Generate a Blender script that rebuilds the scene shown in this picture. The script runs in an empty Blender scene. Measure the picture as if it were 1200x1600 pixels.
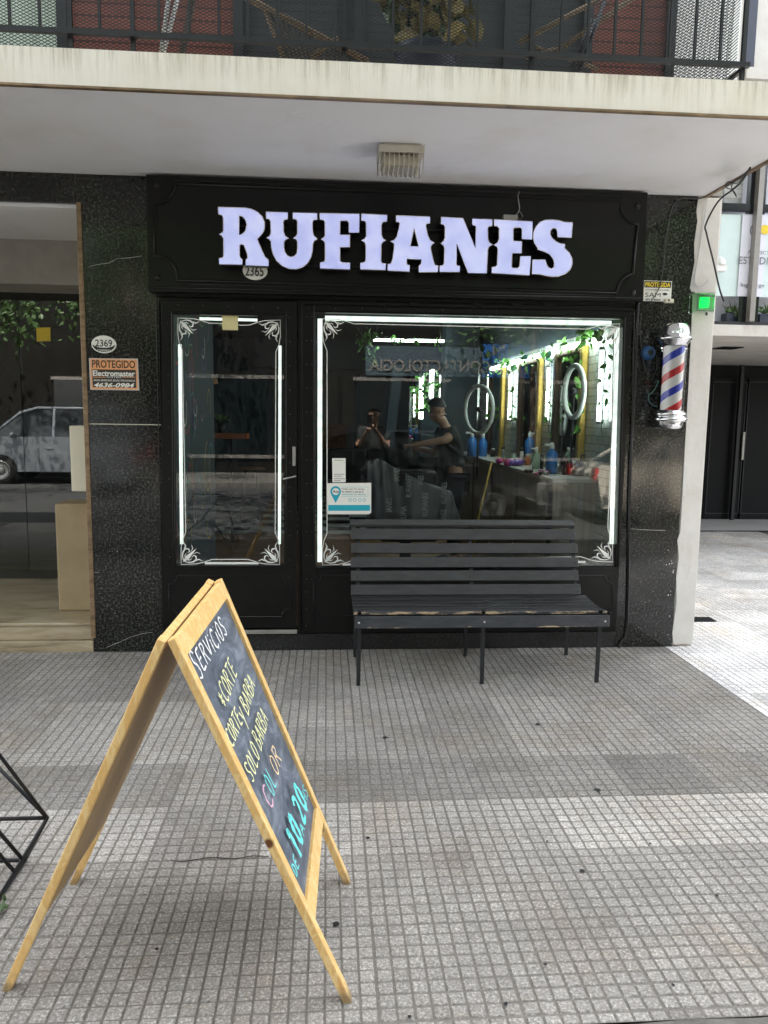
import bpy, math, random
from mathutils import Vector, Matrix, geometry
random.seed(7)
R = math.radians
S = bpy.context.scene
COL = S.collection

# ------------------------------------------------------------------ camera
f, PIT, YAW, ROL = 1197.56, 0.125018, 0.075225, 0.013806
CAM = Vector((0.0, -5.2333, 1.6354))
_cy, _sy, _cp, _sp = math.cos(YAW), math.sin(YAW), math.cos(PIT), math.sin(PIT)
FW = Vector((_sy * _cp, _cy * _cp, -_sp))
RT0 = Vector((_cy, -_sy, 0)); UP0 = RT0.cross(FW)
RT = math.cos(ROL) * RT0 + math.sin(ROL) * UP0
UP = -math.sin(ROL) * RT0 + math.cos(ROL) * UP0
cd = bpy.data.cameras.new('camera'); co = bpy.data.objects.new('camera', cd); COL.objects.link(co)
co.matrix_world = Matrix(((RT.x, UP.x, -FW.x, CAM.x), (RT.y, UP.y, -FW.y, CAM.y), (RT.z, UP.z, -FW.z, CAM.z), (0, 0, 0, 1)))
cd.sensor_fit = 'HORIZONTAL'; cd.sensor_width = 36; cd.lens = f / 1200 * 36; cd.clip_start = 0.05; cd.clip_end = 500
S.camera = co

def unp(px, py, ax, val):
    """a survey helper: where the sight line of a photo point meets the plane (axis = value)"""
    d = FW + RT * (px - 600) / f + UP * (800 - py) / f
    return CAM + d * ((val - CAM[ax]) / d[ax])
def W(px, py, y=0.0):
    p = unp(px, py, 1, y); return (p.x, p.z)

# ------------------------------------------------------------------ sky, sun, exposure
SUN_EL, SUN_AZ = R(60), R(-14)      # the sun stands behind the building, over its roof
w = bpy.data.worlds.new('World'); S.world = w; w.use_nodes = True
nt = w.node_tree; bg = nt.nodes['Background']
sk = nt.nodes.new('ShaderNodeTexSky'); sk.sky_type = 'NISHITA'; sk.sun_disc = False
sk.sun_elevation = SUN_EL; sk.sun_rotation = SUN_AZ; sk.air_density = 1.0; sk.dust_density = 2.5
hs = nt.nodes.new('ShaderNodeHueSaturation'); hs.inputs['Saturation'].default_value = .25   # hazy white city sky
nt.links.new(sk.outputs[0], hs.inputs['Color']); nt.links.new(hs.outputs[0], bg.inputs[0]); bg.inputs[1].default_value = 0.15
sd = bpy.data.lights.new('sun', 'SUN'); sd.energy = 4.6; sd.angle = R(0.5); sd.color = (1, 0.95, 0.87)
so = bpy.data.objects.new('sun', sd); COL.objects.link(so)
sdir = Vector((math.sin(SUN_AZ) * math.cos(SUN_EL), math.cos(SUN_AZ) * math.cos(SUN_EL), math.sin(SUN_EL)))
so.rotation_euler = sdir.to_track_quat('Z', 'Y').to_euler(); so.location = (0, 0, 30)
S.view_settings.view_transform = 'Standard'; S.view_settings.look = 'None'
S.view_settings.exposure = 2.88; S.view_settings.gamma = 1; S.view_settings.use_curve_mapping = False

# ------------------------------------------------------------------ materials
class NT:
    def __init__(s, name):
        s.m = bpy.data.materials.new(name); s.m.use_nodes = True
        s.t = s.m.node_tree; s.b = s.t.nodes['Principled BSDF']; s.o = s.t.nodes['Material Output']; s._tc = None
    def n(s, ty, **k):
        x = s.t.nodes.new('ShaderNode' + ty)
        for a, v in k.items(): setattr(x, a, v)
        return x
    def l(s, a, b): s.t.links.new(a, b)
    def tc(s, kind='Object', scale=None):
        if not s._tc: s._tc = s.n('TexCoord')
        o = s._tc.outputs[kind]
        if scale:
            mp = s.n('Mapping'); mp.inputs['Scale'].default_value = scale; s.l(o, mp.inputs[0]); o = mp.outputs[0]
        return o
    def noise(s, scale, detail=4, rough=.55, vs=None, kind='Object', dist=0):
        x = s.n('TexNoise'); x.inputs['Scale'].default_value = scale; x.inputs['Detail'].default_value = detail
        x.inputs['Roughness'].default_value = rough; x.inputs['Distortion'].default_value = dist
        s.l(s.tc(kind, vs), x.inputs['Vector']); return x.outputs['Fac']
    def ramp(s, fac, stops, interp='LINEAR'):
        x = s.n('ValToRGB'); x.color_ramp.interpolation = interp; e = x.color_ramp.elements
        while len(e) < len(stops): e.new(0.5)
        for q, (p, c) in zip(e, stops):
            q.position = p; q.color = (*c, 1) if isinstance(c, tuple) else (c, c, c, 1)
        s.l(fac, x.inputs[0]); return x.outputs[0]
    def mix(s, fac, a, b, mode='MIX'):
        x = s.n('Mix', data_type='RGBA', blend_type=mode)
        for sock, v in ((x.inputs[0], fac), (x.inputs[6], a), (x.inputs[7], b)):
            if isinstance(v, (int, float)): sock.default_value = v if sock == x.inputs[0] else (v, v, v, 1)
            elif isinstance(v, tuple): sock.default_value = (*v, 1)
            else: s.l(v, sock)
        return x.outputs[2]
    def math(s, op, a, b=0.0, c=None):
        x = s.n('Math', operation=op)
        for i, v in enumerate((a, b) if c is None else (a, b, c)):
            if isinstance(v, (int, float)): x.inputs[i].default_value = v
            else: s.l(v, x.inputs[i])
        return x.outputs[0]
    def xyz(s, kind='Object'):
        x = s.n('SeparateXYZ'); s.l(s.tc(kind), x.inputs[0]); return x.outputs
    def bump(s, h, strength=.3, dist=.01):
        x = s.n('Bump'); x.inputs['Strength'].default_value = strength; x.inputs['Distance'].default_value = dist
        s.l(h, x.inputs['Height']); s.l(x.outputs[0], s.b.inputs['Normal'])
    def base(s, c):
        if isinstance(c, tuple): s.b.inputs['Base Color'].default_value = (*c, 1)
        else: s.l(c, s.b.inputs['Base Color'])
    def set(s, rough=.5, metal=0, spec=.5, coat=0):
        if isinstance(rough, (int, float)): s.b.inputs['Roughness'].default_value = rough
        else: s.l(rough, s.b.inputs['Roughness'])
        s.b.inputs['Metallic'].default_value = metal; s.b.inputs['Specular IOR Level'].default_value = spec
        s.b.inputs['Coat Weight'].default_value = coat; s.b.inputs['Coat Roughness'].default_value = .08

def mk(name, c, rough=.5, metal=0, var=.15, scale=6, bump=0, bscale=40, spec=.5, coat=0, vs=None):
    m = NT(name); n = m.noise(scale, 5, .6, vs)
    m.base(m.ramp(n, [(.25, tuple(x * (1 - var) for x in c)), (.75, tuple(min(1, x * (1 + var)) for x in c))]))
    m.set(rough, metal, spec, coat)
    if bump: m.bump(m.noise(bscale, 4), bump, .004)
    return m.m
def emis(name, c, st, var=0, scale=3):
    m = NT(name); e = m.n('Emission')
    if var:
        m.l(m.ramp(m.noise(scale, 3), [(.3, tuple(x * (1 - var) for x in c)), (.7, c)]), e.inputs[0])
    else: e.inputs[0].default_value = (*c, 1)
    e.inputs[1].default_value = st; m.l(e.outputs[0], m.o.inputs[0]); return m.m
M = {}
def granite(name, c0, c1, c2, rough=.2):
    m = NT(name)
    a = m.ramp(m.noise(62, 3, .7), [(.38, c0), (.52, c1), (.66, c2), (.8, tuple(min(1, x * 2.2) for x in c2))])
    b = m.ramp(m.noise(2.4, 6, .65), [(.3, .55), (.7, 1.6)])
    m.base(m.mix(1.0, a, b, 'MULTIPLY')); m.set(m.ramp(m.noise(5, 5), [(.3, rough * .7), (.75, rough * 2.0)]), spec=.45, coat=.25)
    m.bump(m.noise(2.2, 3), .03, .02)
    return m.m
M['granite'] = granite('polished dark granite', (.003, .0034, .003), (.013, .014, .012), (.062, .064, .054), .09)
M['granite_base'] = granite('rough dark granite', (.005, .005, .005), (.012, .0125, .012), (.035, .035, .032), .4)
M['black'] = mk('black gloss paint', (.0055, .0055, .005), .3, var=.35, scale=5, bump=.06, bscale=60, spec=.28)
M['black_panel'] = mk('black sheet metal', (.006, .006, .0056), .3, var=.3, scale=3, bump=.12, bscale=9, spec=.3)
M['black_iron'] = mk('black iron', (.012, .013, .015), .45, var=.4, scale=20, bump=.1)
M['rivet'] = mk('worn rivet head', (.05, .05, .048), .3, .6, var=.6, scale=30)
def stucco():
    m = NT('cream plaster with rain streaks')
    base = m.ramp(m.noise(4, 5, .6), [(.3, (.80, .745, .63)), (.7, (.88, .84, .75))])
    st = m.ramp(m.noise(7, 6, .75, (6, 6, .35)), [(.46, 0.0), (.72, 1.0)])
    z = m.xyz('Generated')[2]
    top = m.ramp(z, [(.35, .15), (1, .8)])
    m.base(m.mix(m.math('MULTIPLY', st, top), base, (.36, .31, .22))); m.set(.85, spec=.2)
    m.bump(m.noise(60, 5), .3, .004); return m.m
M['stucco'] = stucco()
def soffit():
    m = NT('grey painted ceiling plaster')
    a = m.ramp(m.noise(1.6, 6, .6), [(.3, (.68, .675, .66)), (.5, (.74, .745, .755)), (.7, (.76, .765, .775))])
    m.base(m.mix(m.ramp(m.noise(3.5, 8, .8, (1, 2, 1)), [(.60, 0.0), (.72, .35)]), a, (.52, .50, .45)))
    m.set(.75, spec=.2); m.bump(m.noise(4, 7, .7), .4, .02); return m.m
M['soffit'] = soffit()
def whitewall():
    m = NT('chalky white plaster')
    a = m.ramp(m.noise(3, 6, .65), [(.3, (.54, .51, .46)), (.65, (.64, .62, .58))])
    m.base(m.mix(m.ramp(m.noise(2, 5, .7, (3, 3, .6)), [(.55, 0.0), (.75, .5)]), a, (.38, .33, .27)))
    m.set(.85, spec=.2); m.bump(m.noise(35, 5), .35, .006); return m.m
M['white_wall'] = whitewall()
M['lamp_paint'] = mk('aged cream lamp paint', (.46, .43, .36), .5, var=.1); M['paint_white'] = mk('white paint', (.78, .78, .76), .45, var=.04)
M['bone'] = mk('bone plastic', (.66, .61, .47), .4, var=.05)
M['beige_wall'] = mk('beige plaster', (.34, .26, .15), .75, var=.15, scale=4, bump=.2)
M['bronze'] = mk('worn bronze trim', (.25, .17, .10), .4, .5, var=.5, scale=9, vs=(1, 1, 3))
def marble():
    m = NT('beige travertine')
    a = m.ramp(m.noise(2.2, 7, .62, (1, 2.6, 5), dist=.8), [(.3, (.17, .13, .08)), (.5, (.38, .31, .20)), (.7, (.50, .43, .31))])
    m.base(a); m.set(.32); m.bump(m.noise(50, 4), .08, .003); return m.m
M['marble'] = marble()
def tiles(name, lo, hi, cells=True):
    """cement paving: chipped stone grit, dirt in the joints, each tile its own tone"""
    m = NT(name)
    at = m.n('Attribute', attribute_name='tone'); tone = at.outputs['Fac']
    grit = m.ramp(m.noise(105, 2, .8), [(.30, .55), (.44, .88), (.55, 1.05), (.66, 1.8)])
    big = m.ramp(m.noise(1.3, 6, .65), [(.25, .68), (.7, 1.14)])
    stain = m.ramp(m.noise(1.7, 6, .7, None), [(.5, 0.0), (.75, .7)])
    c = m.mix(1.0, (lo), grit, 'MULTIPLY'); c = m.mix(1.0, c, big, 'MULTIPLY'); c = m.mix(1.0, c, tone, 'MULTIPLY')
    c = m.mix(stain, c, m.mix(1.0, c, (.78, .66, .48), 'MULTIPLY'))
    z = m.xyz()[2]
    g = m.ramp(m.math('MULTIPLY_ADD', z, 220, 1.0), [(.08, 1.0), (.5, 0.0)])
    c = m.mix(g, c, m.mix(m.noise(9, 5), hi, tuple(x * .6 for x in hi)))
    m.base(c); m.set(.72, spec=.35); m.bump(m.noise(120, 3), .35, .003); return m.m
M['tile'] = tiles('grey grooved paving', (.305, .287, .262), (.185, .168, .146))
M['tile_pale'] = tiles('pale grooved paving', (.70, .68, .665), (.36, .33, .31))
M['gum'] = mk('trodden gum', (.012, .011, .012), .6, var=.4)
M['asphalt'] = mk('asphalt', (.04, .04, .041), .85, var=.35, scale=30, bump=.6, bscale=120)
M['cement'] = mk('broken rough cement', (.12, .112, .10), .9, var=.6, scale=14, bump=1, bscale=30)
def pine():
    m = NT('varnished pine')
    n = m.noise(5, 5, .6, (5, 5, 1.2), dist=1.6)
    a = m.ramp(n, [(.3, (.84, .57, .24)), (.48, (.76, .46, .155)), (.56, (.86, .62, .28)), (.75, (.68, .37, .12))])
    v = m.n('TexVoronoi'); v.inputs['Scale'].default_value = 4.3; m.l(m.tc('Object', (1, 1, 1)), v.inputs[0])
    kn = m.ramp(v.outputs['Distance'], [(.045, 1.0), (.075, 0.0)])
    dirt = m.ramp(m.math('ADD', m.math('MULTIPLY', m.xyz()[2], 9), m.noise(30, 4)), [(.5, .75), (1.0, 0.0)])
    c = m.mix(kn, a, (.16, .06, .02)); c = m.mix(m.ramp(m.noise(11, 6, .75), [(.62, 0.0), (.70, .5)]), c, (.42, .24, .10))
    m.base(m.mix(dirt, c, (.14, .10, .06))); m.set(m.ramp(m.noise(18, 4), [(.3, .3), (.7, .6)])); m.bump(n, .1, .003); return m.m
M['pine'] = pine()
M['hardboard'] = mk('brown hardboard', (.42, .28, .13), .55, var=.12, scale=3)
def chalk():
    m = NT('smeared chalkboard')
    a = m.ramp(m.noise(5, 6, .65, (1, 1, 2.2), dist=1.5), [(.32, (.06, .07, .09)), (.52, (.115, .135, .17)), (.72, (.26, .285, .33))])
    m.base(a); m.set(.6); return m.m
M['chalkboard'] = chalk()
M['chalk_white'] = mk('white chalk', (.85, .85, .83), .9, var=.1, scale=40)
M['chalk_yellow'] = mk('yellow chalk', (.85, .83, .42), .9, var=.1, scale=40)
M['chalk_cyan'] = mk('cyan chalk', (.16, .72, .68), .9, var=.15, scale=40)
M['chalk_pink'] = mk('pink chalk', (.80, .42, .55), .9, var=.1, scale=40)
M['chalk_peach'] = mk('peach chalk', (.85, .62, .35), .9, var=.1, scale=40)
def slat():
    m = NT('worn black slat paint')
    z = m.xyz('Generated'); n = m.noise(9, 6, .7, (1, 4, 4)); n2 = m.noise(28, 3, .6, (.3, 1, 1))
    e = m.math('MAXIMUM', m.ramp(z[2], [(.0, 1.0), (.1, 0.0)]), m.ramp(z[2], [(.9, 0.0), (1, 1.0)]))
    k = m.ramp(m.math('MULTIPLY', e, n), [(.56, 0.0), (.6, 1.0)])
    a = m.ramp(n2, [(.3, (.017, .017, .017)), (.7, (.034, .034, .034))])
    m.base(m.mix(k, a, (.42, .28, .15))); m.set(m.ramp(n, [(.3, .35), (.7, .6)])); m.bump(n2, .2, .003); return m.m
def slat_worn():
    m = NT('worn black seat edge')
    z = m.xyz('Generated'); n = m.noise(7, 6, .75, (1, 3, 6)); n2 = m.noise(28, 3, .6, (.3, 1, 1))
    e = m.math('MAXIMUM', m.ramp(z[1], [(.0, 1.0), (.22, 0.0)]), m.ramp(z[2], [(.0, 1.0), (.16, 0.0)]))
    k = m.ramp(m.math('MULTIPLY', e, n), [(.5, 0.0), (.53, 1.0)])
    a = m.ramp(n2, [(.3, (.022, .025, .03)), (.7, (.05, .052, .058))])
    m.base(m.mix(k, a, (.42, .31, .19))); m.set(m.ramp(n, [(.3, .3), (.7, .55)])); m.bump(n2, .2, .003); return m.m
M['slat_seat'] = mk('black seat slat paint', (.019, .019, .02), .38, var=.5, scale=10, vs=(.4, 3, 3), bump=.2, bscale=30); M['slat'] = slat(); M['slat_worn'] = slat_worn()
def glass(name, tint, boost=1.0):
    m = NT(name); tr = m.n('BsdfTransparent'); gl = m.n('BsdfGlossy'); gl.inputs['Roughness'].default_value = .0
    tr.inputs[0].default_value = (*tint, 1); gl.inputs[0].default_value = (1, 1, 1, 1)
    fr = m.n('Fresnel'); fr.inputs[0].default_value = 1.5
    mx = m.n('MixShader'); m.l(m.math('MULTIPLY', fr.outputs[0], boost), mx.inputs[0])
    m.l(tr.outputs[0], mx.inputs[1]); m.l(gl.outputs[0], mx.inputs[2]); m.l(mx.outputs[0], m.o.inputs[0]); return m.m
M['glass'] = glass('shop window glass', (.90, .93, .92), 1.0)
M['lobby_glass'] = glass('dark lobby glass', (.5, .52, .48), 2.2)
M['acrylic'] = glass('clear acrylic', (.96, .97, .97), 1.0)
def acrylic():
    m = NT('lit lavender acrylic'); m.base((.30, .31, .36)); m.set(.12, spec=.6); m.bump(m.noise(14, 3, .5), .25, .01)
    m.l(m.ramp(m.noise(8, 3), [(.3, (.38, .43, .86)), (.5, (.50, .55, .95)), (.7, (.62, .66, 1.0))]), m.b.inputs['Emission Color']); m.b.inputs['Emission Strength'].default_value = .102; return m.m
M['letter'] = acrylic()
M['edge'] = mk('pale letter edge', (.55, .5, .45), .4)
M['led'] = emis('white led tube', (.88, 1.0, .93), 3.2)
M['led_soft'] = emis('window led strip', (.9, 1.0, .93), .25, .4, 14)
M['green_led'] = emis('green pilot lamp', (.01, 1.0, .10), .28)
M['ring'] = mk('unlit ring diffuser', (.75, .8, .78), .4)
M['decal'] = mk('white sign paint', (.85, .85, .80), .6, var=.03)
M['chrome'] = mk('chrome', (.75, .75, .76), .08, 1, var=.05)
M['steel'] = mk('brushed steel', (.45, .45, .44), .35, .9, var=.1)
M['alu'] = mk('dull aluminium', (.42, .41, .38), .45, .7, var=.2)
def stripes():
    m = NT('barber pole stripes'); o = m.xyz()
    an = m.math('ARCTAN2', o[1], o[0])
    v = m.math('FRACT', m.math('ADD', m.math('MULTIPLY', an, -1 / math.tau), m.math('MULTIPLY', o[2], 4.1)))
    c = m.ramp(v, [(0, (.76, .75, .72)), (.25, (.01, .03, .42)), (.46, (.76, .75, .72)), (.75, (.55, .008, .012)), (.96, (.76, .75, .72))], 'CONSTANT')
    m.base(c); m.set(.4, spec=.3); return m.m
M['stripes'] = stripes()
def mesh_grid(name, c, sx, sz, w, metal=.3):
    m = NT(name); o = m.xyz(); u = m.math('DIVIDE', o[0], sx); v = m.math('DIVIDE', o[2], sz)
    a = m.math('FRACT', m.math('ADD', u, v)); b = m.math('FRACT', m.math('SUBTRACT', u, v))
    k = m.math('MAXIMUM', m.math('LESS_THAN', a, w), m.math('LESS_THAN', b, w))
    tr = m.n('BsdfTransparent'); mx = m.n('MixShader'); m.base(c); m.set(.5, metal)
    m.l(k, mx.inputs[0]); m.l(tr.outputs[0], mx.inputs[1]); m.l(m.b.outputs[0], mx.inputs[2]); m.l(mx.outputs[0], m.o.inputs[0])
    return m.m
M['expanded'] = mesh_grid('expanded metal mesh', (.022, .024, .027), .030, .015, .27)
def boards(name, c, step, dark=.25):
    m = NT(name); o = m.xyz(); z = m.math('FRACT', m.math('DIVIDE', o[2], step))
    g = m.ramp(z, [(.0, dark), (.10, dark), (.16, 1.0)])
    a = m.ramp(m.noise(5, 5, .6, (1, 1, 6)), [(.3, tuple(x * .7 for x in c)), (.7, tuple(x * 1.25 for x in c))])
    m.base(m.mix(1.0, a, g, 'MULTIPLY')); m.set(.6); m.bump(z, .5, .01); return m.m
M['terracotta'] = boards('terracotta boards', (.17, .052, .033), .075)
M['shutter'] = boards('dark roller shutter', (.032, .035, .036), .05)
M['shutter_refl'] = boards('pale painted shutter reflection', (.45, .46, .44), .05, .6)
def brick():
    m = NT('old brick'); b = m.n('TexBrick'); q = m.n('CombineXYZ'); o = m.xyz()
    m.l(o[0], q.inputs[0]); m.l(o[2], q.inputs[1]); m.l(q.outputs[0], b.inputs[0]); b.inputs['Scale'].default_value = 6
    b.inputs['Color1'].default_value = (.36, .12, .05, 1); b.inputs['Color2'].default_value = (.25, .08, .035, 1); b.inputs['Mortar'].default_value = (.12, .08, .06, 1)
    m.l(b.outputs[0], m.b.inputs[0]); m.set(.8); return m.m
M['brick'] = brick()
def subway():
    m = NT('pale wall tiles'); b = m.n('TexBrick'); q = m.n('CombineXYZ'); o = m.xyz()
    m.l(o[1], q.inputs[0]); m.l(o[2], q.inputs[1]); m.l(q.outputs[0], b.inputs[0]); b.inputs['Scale'].default_value = 4
    b.inputs['Color1'].default_value = (.50, .54, .52, 1); b.inputs['Color2'].default_value = (.42, .46, .45, 1); b.inputs['Mortar'].default_value = (.18, .2, .2, 1); b.inputs['Mortar Size'].default_value = .012
    m.l(b.outputs[0], m.b.inputs[0]); m.set(.2); return m.m
M['subway'] = subway()
def check():
    m = NT('black and white floor tiles'); c = m.n('TexChecker'); c.inputs['Scale'].default_value = 3.0
    c.inputs[1].default_value = (.80, .82, .80, 1); c.inputs[2].default_value = (.01, .012, .014, 1)
    m.l(m.tc(), c.inputs[0]); m.l(c.outputs[0], m.b.inputs[0]); m.set(.15); return m.m
M['checker'] = check()
M['navy'] = mk('dark blue wall', (.06, .088, .108), .6, var=.15, scale=2)
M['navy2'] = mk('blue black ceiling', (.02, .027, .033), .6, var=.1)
M['taupe'] = mk('taupe board', (.17, .15, .135), .6, var=.1)
M['floor_wood'] = boards('strip wood floor', (.26, .13, .05), .09)
def greywood():
    m = NT('grey oak laminate'); n = m.noise(6, 6, .65, (6, 6, .6), dist=.6)
    m.base(m.ramp(n, [(.3, (.22, .17, .13)), (.55, (.38, .32, .26)), (.75, (.48, .42, .35))])); m.set(.45); return m.m
M['greywood'] = greywood()
M['counter'] = mk('white counter top', (.62, .62, .58), .25, var=.05)
M['mirror'] = mk('mirror', (.55, .58, .58), .02, 1, var=.02)
M['gold'] = mk('gold moulding', (.62, .42, .10), .3, .7, var=.25, scale=40, bump=.5, bscale=80)
M['walnut'] = mk('dark walnut moulding', (.12, .07, .045), .4, var=.4, scale=30, bump=.6, bscale=80)
M['skin'] = mk('skin', (.42, .24, .16), .5, var=.06)
M['hair'] = mk('black hair', (.012, .010, .009), .5, var=.3, scale=60, bump=.8, bscale=150)
M['shirt'] = mk('charcoal tee', (.03, .035, .035), .85, var=.2, bump=.3, bscale=12)
M['trousers'] = mk('dark trousers', (.02, .022, .028), .85, var=.2)
M['cape'] = mk('grey barber cape', (.15, .15, .165), .55, var=.15, scale=4, bump=.4, bscale=6)
M['cape_txt'] = mk('cape print', (.5, .5, .5), .6)
M['leather'] = mk('black leather', (.018, .018, .02), .3, var=.2, bump=.2, bscale=50)
M['blue'] = mk('blue plastic', (.04, .22, .62), .3)
M['blue_dull'] = mk('faded blue plastic', (.02, .09, .22), .5, var=.4, scale=30); M['pink'] = mk('pink plastic', (.55, .06, .25), .4)
M['red'] = mk('red plastic', (.6, .02, .02), .4)
M['purple'] = mk('purple plastic', (.14, .07, .35), .4)
M['leaf'] = mk('green leaves', (.06, .115, .03), .45, var=.5, scale=12)
M['ivy'] = mk('lit ivy leaves', (.10, .28, .04), .45, var=.5, scale=12)  # lit copy of the leaf green, brightness painted into the colour
M['leaf_yellow'] = mk('yellowing leaves', (.20, .155, .03), .5, var=.5, scale=12)
M['bark'] = mk('bark', (.10, .08, .06), .9, var=.4, scale=12, bump=1, bscale=25)
M['orange'] = mk('orange lacquer', (.5, .12, .02), .35)
M['copper'] = mk('copper', (.7, .3, .15), .3, .8)
M['straw'] = mk('woven cane', (.17, .12, .07), .8, var=.3, scale=40)
M['rope'] = mk('white rope', (.7, .7, .68), .8, var=.3, scale=60)
M['curtain'] = mk('pale green sheer curtain', (.42, .50, .42), .8, var=.25, scale=5, vs=(5, 5, .4))
M['perf'] = mesh_grid('perforated white screen', (.75, .76, .74), .028, .03, .42, 0)
M['cable'] = mk('black cable', (.02, .02, .02), .5)
M['cable_teal'] = mk('teal cable', (.07, .17, .15), .5)
M['sign_orange'] = mk('orange enamel', (.75, .34, .14), .4, var=.04)
M['sign_dark'] = mk('dark brown enamel', (.035, .025, .02), .4)
M['sign_white'] = mk('white enamel', (.78, .77, .70), .4, var=.04)
M['yellow'] = mk('yellow enamel', (.75, .55, .03), .4)
M['ink'] = mk('black ink', (.01, .01, .01), .5)
M['ink_soft'] = mk('grey ink', (.16, .16, .18), .5)
M['teal'] = mk('teal print', (.01, .36, .46), .5)
M['note'] = mk('yellow note', (.70, .62, .32), .7, var=.08)
M['frost'] = mk('frosted poster film', (.62, .74, .72), .5, var=.05)
M['frost_white'] = mk('white poster', (.72, .72, .80), .5, var=.04)
M['grey_metal'] = mk('grey mullion', (.28, .26, .24), .4, .3)
M['dark_glass'] = mk('dark facade glass', (.008, .009, .012), .12, var=.2)
M['entrance_black'] = mk('black door lacquer', (.003, .0035, .0045), .45, var=.2, spec=.2)
M['car_dark'] = mk('dark car paint', (.02, .022, .026), .12, .3, coat=1)
M['car_silver'] = mk('silver car paint', (.24, .26, .29), .3, .5, coat=1)
M['car_cream'] = mk('cream car paint', (.66, .60, .50), .25, coat=1)
M['car_glass'] = mk('car window', (.012, .015, .017), .05, coat=1)
M['rubber'] = mk('tyre rubber', (.015, .015, .015), .8)
M['opp_wall'] = mk('dark grey rendered wall', (.016, .015, .014), .9, var=.3, scale=1.5, spec=.08)
M['opp_blue'] = mk('blue shop fascia', (.02, .12, .42), .5)
M['lampglass'] = mk('dusty lamp glass', (.35, .33, .25), .35, var=.15)
M['pot'] = mk('blue black pot', (.03, .035, .06), .4)
M['conc'] = mk('upper wall render', (.30, .28, .25), .85, var=.15)
M['clear_green'] = mk('grey green lens', (.30, .46, .36), .15, var=.1)
M['eyes'] = mk('eye white', (.5, .5, .48), .3)

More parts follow.
